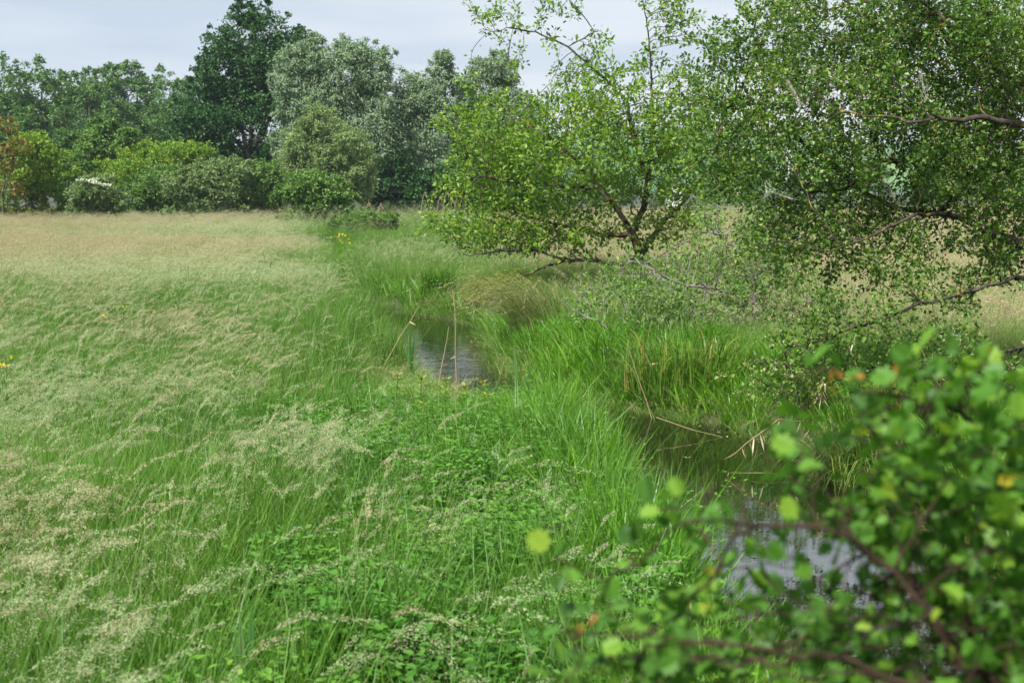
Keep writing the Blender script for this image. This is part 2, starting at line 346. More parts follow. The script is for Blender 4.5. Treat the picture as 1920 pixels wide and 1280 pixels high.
for k in range(6):
    mb = MB(); blades(mb, 30, .84 + .04 * k, .0125 if k % 2 else .025, .13, lean=(.05, 0), curve=.24, hv=.45); blades(mb, 12, .50, .013, .15, curve=.75, hv=.4); sedge.append(src(mb, [M_SEDGE]))
soft = []
for k in range(4):
    mb = MB(); blades(mb, 60, .42, .008, .18, lean=(.03, 0), curve=.5, seg=3)
    for j in range(4 if k < 2 else 0): panicle(mb, (rng.uniform(-.15, .15), rng.uniform(-.15, .15), 0), rng.uniform(.5, .75), .14, .02, 16, .014, .005, rng.uniform(0, .3), .4, stalk_w=.003)
    soft.append(src(mb, GM))
herbs = []
for k in range(8):
    mb = MB()
    for j in range(4):
        bx, by = rng.uniform(-.1, .1, 2); h = rng.uniform(.30, .52); lx, ly = rng.normal(0, .05, 2)
        t = np.linspace(0, 1, 5)[:, None]; path = np.array([[bx, by, 0]]) + t * np.array([[lx, ly, h]]); mb.tube(path, .0018, 3, .2, 0)
        np_ = int(rng.integers(6, 9)); a0 = rng.uniform(0, 3)
        for q in range(np_):
            u = .25 + .75 * q / (np_ - 1); sz = (.075 if q < np_ - 2 else .045) * rng.uniform(.8, 1.15)
            p = np.array([bx + lx * u, by + ly * u, h * u])
            for sgn in (0, math.pi):
                a = a0 + q * 1.57 + sgn + rng.normal(0, .15); d = np.array([[math.cos(a), math.sin(a), .35 - .55 * (1 - u) + rng.normal(0, .12)]])
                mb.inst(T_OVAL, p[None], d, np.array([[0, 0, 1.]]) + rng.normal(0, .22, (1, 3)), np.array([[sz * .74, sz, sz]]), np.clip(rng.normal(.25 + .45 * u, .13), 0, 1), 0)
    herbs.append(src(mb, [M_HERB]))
broad = []   # broad wavy leaves low in the sward
for k in range(3):
    mb = MB(); n = 14; a = rng.uniform(0, 6.28, n); d = np.stack([np.cos(a), np.sin(a), rng.uniform(.3, 1.6, n)], -1)
    P = np.stack([rng.uniform(-.05, .05, n), rng.uniform(-.05, .05, n), np.full(n, .02)], -1); L_ = rng.uniform(.14, .30, n)
    mb.inst(T_OVAL, P, d, np.stack([0 * a, 0 * a, 1 + 0 * a], -1), np.stack([L_ * .32, L_, L_ * .9], -1), rng.random(n), 0); broad.append(src(mb, [M_HERB]))

def wedge(rings):
    P = []
    for d0, d1, dens in rings:
        A = .84 * (d1 ** 2 - d0 ** 2) / 2 + 3.0 * (d1 - d0); n = int(A * dens)
        y = np.sqrt(rng.uniform(d0 ** 2, d1 ** 2, n)); x = rng.uniform(-1, 1, n) * (.42 * y + 1.5); P.append(np.stack([x, y], -1))
    return np.concatenate(P)
def patchy(x, y, s=.35, seed=0.):
    return .5 + .25 * (np.sin(x * s * 2.1 + seed + 1.7 * np.sin(y * s * .9)) + np.sin(y * s * 1.3 - seed * 2 + 1.9 * np.sin(x * s * 1.1 + 2)))
def put(P):
    return np.concatenate([P, ground_z(P[:, 0], P[:, 1])[:, None]], 1)
def finish(name, srcs, P, smin, smax, tint, label, cat, yaw=None, zs=None, lean=None):
    n = len(P); S = rng.uniform(smin, smax, n)
    if zs is not None: S = np.stack([S, S, S * zs], -1)
    return scatter(name, srcs, put(P), rng.uniform(0, 6.283, n) if yaw is None else rng.normal(0, yaw, n), S, rng.integers(0, len(srcs), n), tint, label, cat, lean)

def herbness(x, y, d, s):
    lim = 2.55 + .35 * np.sin(y * 1.3) + .3 * np.sin(y * .61 + 1)
    return (s < 0) & (d > .45) & (d < lim) & (y < 15.5)

# meadow on the left
P = wedge([(2.6, 9, 62), (9, 15, 44), (15, 24, 26)]); d, s = stream(P[:, 0], P[:, 1]); hb = herbness(P[:, 0], P[:, 1], d, s)
k = (s < 0) & (d > .35) & (~hb | (rng.random(len(P)) < .34)) & (rng.random(len(P)) > dip(P[:, 0], P[:, 1]) * 1.4); P = P[k]; d = d[k]
tint = .16 + .36 * patchy(P[:, 0], P[:, 1], .8) + np.clip((d - 3) * .03, 0, .15) + rng.normal(0, .1, len(P))
finish('meadow_grass', near_tuft, P, .8, 1.25, tint, 'tall fresh green meadow grass left of the stream', 'grass')
P = wedge([(2.6, 9, 70), (9, 15, 58), (15, 24, 32)]); d, s = stream(P[:, 0], P[:, 1]); hb = herbness(P[:, 0], P[:, 1], d, s)
k = (s < 0) & (d > .9) & (~hb | (rng.random(len(P)) < np.where(P[:, 1] < 8, .30, .08))); k &= rng.random(len(P)) < (.10 + 1.0 * patchy(P[:, 0], P[:, 1], .9, 2) ** 1.3) * np.clip(.5 + (d - 1) * .12, .45, 1); k &= rng.random(len(P)) > dip(P[:, 0], P[:, 1]) * 2.2; P = P[k]; d = d[k]
tint = .14 + .55 * patchy(P[:, 0], P[:, 1], .55, 5) ** 1.4 + np.clip((P[:, 1] - 10) * .02, 0, .2) + np.clip((d - 4) * .05, 0, .25) + rng.normal(0, .13, len(P))
finish('seeding_grass', near_head, P, .8, 1.12, tint, 'pale nodding seed heads of the meadow grass left of the stream', 'grass', yaw=.95)
tall = []
for k in range(6):
    mb = MB(); panicle(mb, (0, 0, 0), rng.uniform(.98, 1.2), .20 + .02 * (k % 3), .011 + .008 * (k % 2), 190, .0095, .0032, rng.uniform(.10, .42), rng.uniform(.15, .8), stalk_w=.0034, open_=.3)
    blades(mb, 3, .7, .009, .03, curve=.5); tall.append(src(mb, GM))
P = wedge([(2.8, 9, 8), (9, 16, 6), (16, 32, 4.5)]); d, s = stream(P[:, 0], P[:, 1]); k = (s < 0) & (d > 1.5 + rng.exponential(.7, len(P))) & (rng.random(len(P)) > dip(P[:, 0], P[:, 1]) * 4); P = P[k]; d = d[k]
finish('tall_seeding_grass', tall, P, .82, 1.08, .1 + .75 * rng.random(len(P)), 'taller single grass stems with large feathery heads in the left meadow', 'grass', yaw=.9)
P = wedge([(24, 45, 6.5), (45, 75, 3.6), (75, 112, 2.2)]); d, s = stream(P[:, 0], P[:, 1])
k = (s < 0) & (d > .8 + rng.exponential(.35, len(P)) + .5 * np.sin(P[:, 1] * .4)); P = P[k]; d = d[k]
tint = .48 + .36 * patchy(P[:, 0], P[:, 1], .16, 1) + np.clip((d - 3) * .024, -.1, .36) + .16 * np.sin(P[:, 1] * .21 + P[:, 0] * .03) + rng.normal(0, .10, len(P))
finish('distant_meadow_grass', far_tuft, P, .9, 1.25, tint, 'straw coloured seeding meadow stretching to the bushes', 'grass', yaw=.6)
# meadow on the right, beyond the trees
P = wedge([(15, 45, 6.0), (45, 75, 3.6), (75, 125, 1.9)]); d, s = stream(P[:, 0], P[:, 1])
k = (s > 0) & (d > rng.normal(0, .6, len(P)) + np.where(P[:, 1] < 28, 4.5, 3.2 + (P[:, 1] - 28) * .10)); P = P[k]
tint = .92 + .25 * patchy(P[:, 0], P[:, 1], .2, 3) + rng.normal(0, .10, len(P))
finish('far_bank_meadow_grass', far_tuft, P, .8, 1.15, tint, 'brownish pink seeding meadow behind the willow on the right', 'grass', yaw=.6)
# banks
P = wedge([(3, 12, 60), (12, 22, 42), (22, 34, 16), (34, 60, 6), (60, 100, 2.5)]); d, s = stream(P[:, 0], P[:, 1]); pr = rng.random(len(P))
lw = np.where(P[:, 1] < 17, .75, .55)
k = ((s < 0) & (d > np.where(P[:, 1] < 15, .30, .06)) & (d < lw + .1) & (P[:, 1] < 60)) | ((P[:, 1] > 42) & (d < .6)) | ((s > 0) & (d > .12) & (d < 1.9) & (P[:, 1] < 23)) | ((s > 0) & (d > .1) & (d < .6) & (P[:, 1] > 23) & (pr < .5))
k &= ~((P[:, 1] > 16.5) & (P[:, 1] < 31) & (s < 0) & ((pr < .8) | (d < .3))); k &= ~((P[:, 1] < 8) & (s > 0) & (pr < .5))
P = P[k]; s = s[k]
zs = np.where(s < 0, np.where(P[:, 1] > 15, .5, .70), np.where((P[:, 1] < 13.5) | (P[:, 1] > 19.5), .5, .54)) * (.75 + .5 * patchy(P[:, 0], P[:, 1], 2.2, 3))
k = rng.random(len(P)) > dip(P[:, 0], P[:, 1]) * 1.3 * (s < 0); P = P[k]; zs = zs[k]
finish('bank_sedge', sedge, P, .62, 1.05, .06 + .60 * patchy(P[:, 0], P[:, 1], 1.0, 2) + rng.normal(0, .12, len(P)), 'lush bright green sedge along both banks of the stream', 'sedge', zs=zs)
P = wedge([(3, 12, 34), (12, 24, 36), (24, 45, 20), (45, 80, 6), (80, 116, 4)]); d, s = stream(P[:, 0], P[:, 1])
k = ((s > 0) & (d > -.12) & (d < rng.normal(0, .5, len(P)) + np.where(P[:, 1] < 28, 5.6, 3.6 + (P[:, 1] - 28) * .10))) | ((s < 0) & (d > -.05) & (d < 1.6) & (P[:, 1] > 14)) | ((P[:, 1] > 42) & (d < .6)); P = P[k]; dp = dip(P[:, 0], P[:, 1])
finish('bank_grass', soft, P, .8, 1.4, .50 - .22 * np.clip((P[:, 1] - 26) / 10, 0, 1) + .42 * patchy(P[:, 0], P[:, 1], .5, 7) + rng.normal(0, .12, len(P)), 'soft yellow green grass behind the right bank of the stream', 'grass', zs=np.where((d[k] < 1.3) & (P[:, 1] < 32), .5, 1.0) * (1 - .5 * dp) * np.where(P[:, 1] > 50, 1.6, 1))
P = wedge([(2.6, 9, 100), (9, 15.5, 75)]); d, s = stream(P[:, 0], P[:, 1]); zn = np.clip(1.15 - np.clip(P[:, 1] - 9.5, 0, 9) * .085, .55, 1) * (.75 + .5 * patchy(P[:, 0], P[:, 1], 2.6, 9))
k = herbness(P[:, 0], P[:, 1], d, s) | ((s < 0) & (d < 4.5) & (P[:, 1] < 14) & (rng.random(len(P)) < .12)) | ((s > 0) & (d > 1.2) & (d < 3.2) & (P[:, 1] < 14) & (rng.random(len(P)) < .3)); P = P[k]; zn = zn[k]
finish('nettles', herbs, P, .7, 1.15, .18 + .55 * patchy(P[:, 0], P[:, 1], 1.5, 4) + rng.normal(0, .13, len(P)), 'low thicket of green nettles and herbs beside the left bank', 'nettles', zs=zn)
P = wedge([(2.6, 12, 5)]); d, s = stream(P[:, 0], P[:, 1]); k = (s < 0) & (d > .6) & (d < 3.2); P = P[k]
finish('dock_leaves', broad, P, .8, 1.3, rng.random(len(P)), 'broad dock leaves scattered among the nettles', 'dock')

# dead straw lying in the sward and along the water
dead = []
for k in range(4):
    mb = MB(); blades(mb, 16, .34, .005, .16, lean=(.25, 0), curve=1.1, seg=4, hv=.5); blades(mb, 5, .7, .0032, .12, lean=(.3, 0), curve=.5, seg=4); dead.append(src(mb, [M_STRAWI]))
P = wedge([(3, 14, 16), (14, 30, 9)]); d, s = stream(P[:, 0], P[:, 1]); pr = rng.random(len(P))
k = ((d > -.08) & (d < .32)) | ((s > 0) & (d < 3) & (d > 0) & (pr < .55)) | ((s < 0) & (d > .3) & (pr < .22)); P = P[k]; d = d[k]
finish('dead_grass', dead, P, .6, 1.15, rng.random(len(P)), 'bleached dead grass hanging at the water edge and in the sward', 'dead grass', zs=np.where(d < .4, .7, 1.0))
P = wedge([(5, 30, 60)]); d, s = stream(P[:, 0], P[:, 1]); k = (d < .1) & (d > -.45) & (rng.random(len(P)) < np.exp(-(d + .1) * -4) * .5 * patchy(P[:, 0], P[:, 1], 2.0, 1)); P = P[k]; n = len(P)
mb = MB(); mb.inst(T_OVAL, np.concatenate([P, np.full((n, 1), WATER_Z + .004)], 1), rnd_dirs(n) * [1, 1, .03], np.tile([0, 0, 1.], (n, 1)), np.stack([rng.uniform(.008, .03, n), rng.uniform(.02, .12, n), np.full(n, .004)], -1), rng.random(n))
tag(mb.build('floating_leaves', [M_STRAW]), 'bits of dead leaf floating by the stream margins', 'leaf litter', kind='stuff')

# ---------------------------------------------------------------- trees near the stream, grown towards the light of their own crowns
def colonize(nodes, par, A, step, infl, kill, iters=140, bias=(0, 0, .05), jit=.25, maxch=3):
    nodes = [np.array(p, float) for p in nodes]; par = list(par); nch = [0] * len(nodes)
    for p in par:
        if p >= 0: nch[p] += 1
    A = np.array(A); NA = np.array(nodes)
    D = np.linalg.norm(A[:, None] - NA[None], axis=2); ni = D.argmin(1); nd = D.min(1); first = True
    for it in range(iters):
        al = nd > kill; A = A[al]; ni = ni[al]; nd = nd[al]
        if len(A) == 0: break
        ac = nd < infl
        if not ac.any(): break
        NA = np.array(nodes); dirs = norm(A[ac] - NA[ni[ac]]); acc = {}
        for i_, dv in zip(ni[ac], dirs): acc.setdefault(int(i_), []).append(dv)
        new = []; src_ = []
        for i_, l in acc.items():
            if nch[i_] >= maxch: continue
            dv = np.sum(l, 0); dv = dv / max(np.linalg.norm(dv), 1e-6) + rng.normal(0, jit, 3) + np.array(bias)
            if par[i_] >= 0:
                q = nodes[i_] - nodes[par[i_]]; dv += .35 * q / max(np.linalg.norm(q), 1e-6)
            new.append(nodes[i_] + step * dv / np.linalg.norm(dv)); src_.append(i_)
        if not new: break
        b0 = len(nodes)
        for p, i_ in zip(new, src_): nodes.append(p); par.append(i_); nch.append(0); nch[i_] += 1
        Dn = np.linalg.norm(A[:, None] - np.array(new)[None], axis=2); j = Dn.argmin(1); dm = Dn[np.arange(len(A)), j]
        u = dm < nd; nd = np.where(u, dm, nd); ni = np.where(u, j + b0, ni)
        if nch and it > 3: # attractors stuck on full nodes look for another
            full = np.array([nch[i] >= maxch for i in ni])
            nd = np.where(full & (nd > kill) & (rng.random(len(nd)) < .1), kill * .5, nd)
    return np.array(nodes), np.array(par)
def limb_path(pts, rads, step, nodes, par, hand, start=-1):
    """append a hand placed limb, resampled"""
    pts = [np.array(p, float) for p in pts]; prev = start
    if start >= 0: pts = [nodes[start]] + pts; rads = [hand[start] * .8] + list(rads)
    for a, b, ra, rb in zip(pts[:-1], pts[1:], rads[:-1], rads[1:]):
        n = max(1, int(np.linalg.norm(b - a) / step))
        for q in range(1 if (prev >= 0) else 0, n + 1):
            f = q / n; wob = rng.normal(0, step * .10, 3) if 0 < q < n else 0
            nodes.append(a + (b - a) * f + wob); par.append(prev); hand.append(ra + (rb - ra) * f); prev = len(nodes) - 1
    return prev
def nearest(nodes, p): return int(np.linalg.norm(np.array(nodes) - np.array(p), axis=1).argmin())
def radii(nodes, par, hand, tip, pw=2.4):
    n = len(nodes); r = np.zeros(n); cnt = np.zeros(n, int)
    for i in range(n - 1, -1, -1):
        r[i] = max((r[i]) ** (1 / pw) if r[i] > 0 else tip, tip)
        cnt[i] += 1
        if par[i] >= 0: r[par[i]] += r[i] ** pw; cnt[par[i]] += cnt[i]
    h = np.zeros(n); h[:len(hand)] = hand
    return np.maximum(r, h), cnt
def blob_points(lobes, Yc, n, zmin=.1, clump=None):
    full = n
    if clump: n = n // clump[0] + 1
    out_ = []; wt = np.array([l[2] * l[3] * l[4] * (l[5] if len(l) > 5 else 1) for l in lobes], float); wt /= wt.sum()
    for l, w_ in zip(lobes, wt):
        m_ = max(1, int(n * w_)); c = at(l[0], l[1], Yc + (l[6] if len(l) > 6 else 0)); sc_ = c[1] / F
        v = rnd_dirs(m_) * (rng.random(m_) ** (1 / 2.6))[:, None]
        out_.append(c + v * np.array([l[2] * sc_, l[4], l[3] * sc_]))
    p = np.concatenate(out_)
    if clump: q = rng.integers(0, len(p), full); p = np.concatenate([p[q] + rng.normal(0, clump[1], (full, 3)) * (.5 + .8 * rng.random(len(p)))[q][:, None], p])
    return p[p[:, 2] > zmin]
def leaf_on(nodes, par, cnt, maxc, per, size, tpl, mb, mat, up=.5, spread=.05, twig=None, fwd=.6, wr=.6, var=(.5, .2), keep=1.0, zfade=None):
    idx = np.where((cnt <= maxc) & (par >= 0))[0]
    if keep < 1: idx = idx[rng.random(len(idx)) < keep]
    idx = np.repeat(idx, per); n = len(idx)
    d = norm(nodes[idx] - nodes[par[idx]]); f = rng.random(n)[:, None]; b = nodes[par[idx]] * (1 - f) + nodes[idx] * f
    r = rnd_dirs(n); r = norm(r - d * (r * d).sum(1, keepdims=True) * .7); P = b + r * spread * rng.random(n)[:, None]
    A = norm(r + d * fwd + np.array([0, 0, up * .4])); Nn = norm(rnd_dirs(n) * .9 + np.array([0, 0, up * 1.6]))
    S = size * rng.uniform(.55, 1.25, n)
    if twig is not None: mb_t, m_t = twig; mb_t.ribbon(np.stack([b, P], 1), np.full((n, 2), .003), norm(rnd_dirs(n)), rng.random(n), m_t)
    mb.inst(tpl, P, A, Nn, np.stack([S * wr, S, S], -1), np.clip(rng.normal(var[0], var[1], n), 0, 1), mat)
    return P

# ---- the round crowned willow in the middle
M_WL = leaf_mat('grey_willow_leaf', [(0, (.07, .15, .020)), (.5, (.17, .31, .032)), (.85, (.30, .44, .05)), (1, (.40, .46, .09))], trans=.42, rough=.4, patch=.5)
TY = 29.0
base = at(1222, 560, TY); base[2] = -.1
wil = empty('willow_tree', base, 'rounded light green willow with dark forked trunk beside the stream bend', 'tree')
nodes = []; par = []; hand = []
limb_path([base, at(1220, 520, TY), at(1200, 480, TY), at(1185, 440, TY)], [.13, .12, .105, .09], .12, nodes, par, hand)
fork = len(nodes) - 1
LS = 1.05
def lb(start_px, pts, rads, dy0=0):
    s0 = nearest(nodes, at(start_px[0], start_px[1], TY + dy0)); return limb_path([at(x, y, TY + dy) for x, y, dy in pts], [r * LS for r in rads], .12, nodes, par, hand, s0)
lb((1185, 440), [(1165, 405, -.1), (1125, 352, -.3), (1080, 300, -.5), (1030, 255, -.7)], [.055, .045, .03, .02])
lb((1185, 440), [(1208, 385, .1), (1214, 340, .2), (1190, 270, .3), (1175, 190, .3), (1125, 140, .3), (1065, 88, .3), (1005, 60, .2), (950, 52, .1)], [.06, .05, .036, .03, .026, .021, .013, .007])
lb((1214, 340), [(1225, 250, .5), (1222, 150, .6), (1215, 60, .6), (1205, 0, .6)], [.03, .02, .013, .007], .2)
lb((1200, 480), [(1240, 420, .3), (1290, 370, .6), (1340, 300, .8)], [.045, .032, .02])
lb((1205, 495), [(1150, 495, -.3), (1110, 488, -.5), (1060, 488, -.8), (1010, 505, -1.1), (950, 530, -1.3), (890, 545, -1.4)], [.045, .04, .032, .022, .013, .008])
lb((1180, 440), [(1130, 440, .2), (1050, 420, .3), (960, 400, .3)], [.04, .026, .013])
lb((1060, 488), [(1010, 470, -.9), (940, 470, -1.2), (880, 480, -1.4)], [.018, .012, .006], -.8)
lb((1125, 352), [(1060, 350, -.6), (980, 345, -.9), (900, 330, -1.0)], [.026, .017, .009], -.3)
lb((1065, 88), [(1115, 60, .3), (1085, 20, .3), (1050, -20, .3)], [.012, .008, .005], .3)
lobes = [(1040, 300, 185, 120, 1.6), (1190, 250, 150, 95, 1.5, .75), (930, 330, 95, 110, 1.1), (990, 430, 160, 75, 1.5), (1110, 190, 150, 60, 1.1, .7), (1290, 280, 110, 140, 1.3),
         (1250, 420, 110, 80, 1.1, .35), (905, 480, 70, 45, .8, 1.0, -.5), (960, 42, 60, 26, .5, 1.2), (1040, 20, 50, 30, .5, 1.1), (1125, 85, 45, 55, .5, .8), (1235, 90, 70, 120, .7, .6), (1000, 120, 50, 40, .4, .5),
         (1225, 20, 40, 60, .5, .9), (1320, 170, 70, 90, .8, .7), (850, 250, 35, 25, .5, .8), (845, 320, 35, 30, .5, .9), (850, 430, 40, 25, .5, .9), (880, 500, 60, 28, .7, .8), (900, 230, 60, 45, .8), (960, 515, 70, 25, .7, .6)]
lobes = [(l[0], l[1], l[2], l[3], l[4] * 1.3) + tuple(l[5:]) for l in lobes]
A = blob_points(lobes, TY, 14000, zmin=.9, clump=(55, .22))
nd_, pr_ = colonize(nodes, par, A, .125, 2.0, .15)
rad, cnt = radii(nd_, pr_, hand, .0034)
tb = MB(); big = rad > 0; tb.skel(nd_, pr_, rad, 5); tb.build('trunk', M_BARK, wil, smooth=True, origin=base)
lm = MB(); leaf_on(nd_, pr_, cnt, 5, 6, .098, T_OVAL, lm, 0, up=.6, spread=.13, wr=.72, var=(.48, .27))
leaf_on(nd_, pr_, cnt, 30, 1, .09, T_OVAL, lm, 0, up=.6, spread=.10, wr=.75)
lm.build('crown', M_WL, wil, origin=base)
print('willow', len(nd_), lm.c)

LS = 1.0
# ---- lichen grey thorn bush in front of it
M_TL = leaf_mat('thorn_leaf', [(0, (.08, .17, .03)), (.5, (.17, .31, .05)), (1, (.32, .42, .12))], trans=.4, rough=.5, patch=.6)
TY = 19.3
base = at(1435, 690, TY); base[2] = ground_z(base[0], base[1]) - .05
th = empty('thorn_bush', base, 'half bare thorn bush of pale grey lichened twigs over the sedge', 'bush')
nodes = []; par = []; hand = []
limb_path([base, at(1428, 650, TY), at(1418, 600, TY), at(1412, 520, TY), at(1395, 480, TY), at(1350, 440, TY)], [.05, .042, .035, .03, .02, .012], .1, nodes, par, hand)
lb((1420, 610), [(1370, 606, -.3), (1300, 620, -.5), (1230, 640, -.6), (1170, 635, -.7), (1120, 600, -.8), (1065, 580, -.8)], [.035, .032, .024, .016, .011, .006])
lb((1412, 520), [(1460, 480, .1), (1520, 430, .2)], [.02, .014, .008])
lb((1415, 560), [(1340, 540, -.5), (1270, 530, -.7), (1210, 500, -.9)], [.022, .016, .008])
lb((1230, 640), [(1160, 670, -.8), (1100, 690, -.9), (1060, 720, -1)], [.012, .008, .005], -.6)
lb((1425, 680), [(1475, 600, .1), (1530, 560, .2), (1620, 540, .4)], [.02, .014, .007])
A = blob_points([(1300, 560, 190, 90, 1.3, 1.5), (1180, 600, 120, 75, 1.0), (1420, 450, 150, 90, 1.1), (1470, 590, 110, 80, .9), (1150, 650, 100, 40, .7), (1380, 620, 120, 50, .9)], TY, 9000, zmin=.4, clump=(40, .14))
nd_, pr_ = colonize(nodes, par, A, .08, 1.2, .095, jit=.35); rad, cnt = radii(nd_, pr_, hand, .0026)
tb = MB(); tb.skel(nd_, pr_, rad, 4); tb.build('trunk', M_BARKG, th, smooth=True, origin=base)
lm = MB(); leaf_on(nd_, pr_, cnt, 4, 6, .060, T_OVAL, lm, 0, up=.5, spread=.06, wr=.7, keep=.85); lm.build('crown', M_TL, th, origin=base)
print('thorn', len(nd_), lm.c)

# ---- big hawthorn reaching in from the right
M_HL = leaf_mat('hawthorn_leaf', [(0, (.035, .09, .014)), (.45, (.095, .20, .027)), (.8, (.20, .32, .045)), (1, (.36, .42, .11))], trans=.40, rough=.42, patch=.55)
M_BLO = leaf_mat('faded_blossom', [(0, (.36, .40, .16)), (.6, (.50, .50, .24)), (1, (.58, .50, .30))], trans=.25, rough=.8, spec=.1)
TY = 13.5
base = at(2120, 800, TY); base[2] = ground_z(base[0], base[1]) - .05
hw_ = empty('hawthorn_tree', base, 'large dark hawthorn with orange lichened limbs reaching in from the right edge', 'tree')
LS = .58; nodes = []; par = []; hand = []
limb_path([base, at(2110, 650, TY), at(2080, 500, TY), at(2075, 330, TY), at(2040, 160, TY), at(2010, 0, TY), at(1980, -140, TY)], [.19, .17, .155, .13, .10, .07, .05], .12, nodes, par, hand)
lb((2080, 520), [(1990, 500, -.2), (1905, 455, -.4), (1850, 435, -.5), (1790, 405, -.6), (1720, 400, -.9), (1640, 440, -1.1), (1560, 470, -1.3)], [.10, .085, .07, .045, .03, .02, .01])
lb((2090, 560), [(2000, 520, -.3), (1900, 520, -.8), (1800, 550, -1), (1700, 580, -1.2), (1620, 610, -1.3), (1550, 635, -1.4), (1480, 650, -1.5)], [.05, .035, .026, .022, .018, .013, .008])
lb((2100, 640), [(1990, 640, -.5), (1880, 660, -.9), (1800, 672, -1.0), (1700, 680, -1.1), (1610, 692, -1.2), (1555, 708, -1.2)], [.04, .025, .018, .014, .010, .006])
lb((2078, 380), [(1960, 330, .1), (1840, 312, .1), (1730, 312, 0), (1650, 300, -.1), (1590, 350, -.2)], [.08, .05, .034, .022, .012])
lb((1840, 312), [(1760, 400, .5), (1680, 390, .6), (1600, 345, .7), (1560, 310, .7), (1500, 262, .7), (1440, 215, .7), (1370, 200, .6)], [.04, .045, .042, .036, .03, .022, .012], .1)
lb((2060, 260), [(1960, 190, -.3), (1880, 135, -.5), (1800, 60, -.6), (1740, 10, -.6)], [.09, .075, .05, .03])
lb((2030, 120), [(1900, 60, .6), (1780, 30, .9), (1660, 60, 1.0), (1600, 20, 1.1), (1540, -40, 1.1)], [.07, .05, .035, .022, .012])
lb((1780, 30), [(1690, 110, 1.0), (1600, 130, 1.0), (1500, 110, 1.0), (1420, 90, 1.0)], [.03, .024, .015, .008], .9)
lb((2070, 300), [(1950, 240, -.9), (1830, 220, -1.3), (1700, 230, -1.5)], [.06, .04, .02])
lobes = [(1600, 90, 190, 150, 1.5), (1790, 60, 200, 160, 1.6), (1450, 90, 95, 120, 1.1, 1.2), (1700, 250, 190, 110, 1.4), (1860, 260, 130, 150, 1.5), (1480, 260, 120, 90, 1.1, 1.2), (1390, 180, 80, 70, .9, 1.1), (1400, 290, 90, 80, .9, 1.2),
         (1560, 370, 150, 90, 1.1, 1.2), (1790, 380, 130, 80, 1.1, .8), (1470, 430, 120, 80, .8, 1.0), (1600, 480, 120, 60, .8, .8), (1560, 640, 130, 65, .6, 1.3, -1.4), (1480, 720, 60, 40, .5, .8, -1.5), (1790, 640, 130, 45, .6, 1.0, -1.0), (1760, 520, 150, 60, .8, .7, -.6), (1700, 610, 90, 30, .5, .5, -1.2),
         (1900, 540, 70, 100, .8, .7), (1860, 720, 80, 50, .6, .7, -.8), (2050, 100, 170, 220, 1.5, .5), (2080, 400, 150, 160, 1.2, .4), (1600, -120, 220, 90, 1.3, .4), (1850, -130, 200, 90, 1.3, .4)]
A = blob_points(lobes, TY, 30000, zmin=.3, clump=(110, .13))
nd_, pr_ = colonize(nodes, par, A, .08, 1.3, .082, jit=.3); rad, cnt = radii(nd_, pr_, hand, .0020)
tb = MB(); tb.skel(nd_, pr_, rad, 5); tb.build('trunk', M_BARKO, hw_, smooth=True, origin=base)
lm = MB(); leaf_on(nd_, pr_, cnt, 6, 6, .046, T_DIAM, lm, 0, up=.5, spread=.07, wr=.72, keep=.95); leaf_on(nd_, pr_, cnt, 300, 2, .04, T_DIAM, lm, 0, spread=.06, wr=.85)
lm.build('crown', M_HL, hw_, origin=base); print('hawthorn', len(nd_), lm.c)
bm_ = MB(); tips = np.where(cnt <= 2)[0]; tips = tips[(rng.random(len(tips)) < .95 * patchy(nd_[tips, 0], nd_[tips, 2], 1.3, 2))]; idx = np.repeat(tips, 9); n = len(idx)
bm_.inst(T_DIAM, nd_[idx] + rng.normal(0, .018, (n, 3)) + np.array([0, 0, .015]), rnd_dirs(n), rnd_dirs(n), (.013 * rng.uniform(.6, 1.3, n)), rng.random(n)); bm_.build('faded_blossom', M_BLO, hw_, origin=base)
# silky moth webs caught in it
m, t = base_mat('moth_web'); nn = t.nodes.new; ln = t.links.new; o_ = nn('ShaderNodeOutputMaterial'); tr = nn('ShaderNodeBsdfTransparent'); df = nn('ShaderNodeBsdfDiffuse'); df.inputs[0].default_value = (.62, .58, .47, 1)
mx = nn('ShaderNodeMixShader'); tx = nn('ShaderNodeTexCoord'); n1 = nn('ShaderNodeTexNoise'); n1.inputs['Scale'].default_value = 45; ln(tx.outputs['Object'], n1.inputs['Vector'])
r_ = ramp(t, [(.4, (.02, .02, .02)), (.62, (.75, .75, .75))]); ln(n1.outputs['Fac'], r_.inputs[0]); ln(r_.outputs[0], mx.inputs[0]); ln(tr.outputs[0], mx.inputs[1]); ln(df.outputs[0], mx.inputs[2]); ln(mx.outputs[0], o_.inputs[0]); M_WEB = m
def web(path, wr_, TYy):
    mb = MB(); p = [at(x, y, TYy) for x, y in path]; k_ = 16; n = len(p)
    # many fine threads strung along the path
    th_ = np.zeros((k_, n, 3)); off = rng.normal(0, 1, (k_, 3)); off2 = rng.normal(0, 1, (k_, 3))
    for i in range(n):
        f = i / (n - 1); th_[:, i] = p[i] + (off * (1 - f) + off2 * f) * wr_ * math.sin(math.pi * min(max(f * .9 + .05, .08), .92))
    mb.ribbon(th_, np.full((k_, n), .003), rnd_dirs(k_), rng.random(k_)); return mb
for path, wr_, ty in (([(1476, 150), (1488, 172), (1500, 195), (1512, 206)], .03, 12.4), ([(1435, 340), (1441, 355), (1460, 366), (1490, 375)], .04, 12.3), ([(1725, 130), (1728, 160), (1738, 190)], .03, 12.4)):
    web(path, wr_, ty).build('moth_web', M_WEB, hw_, origin=base)

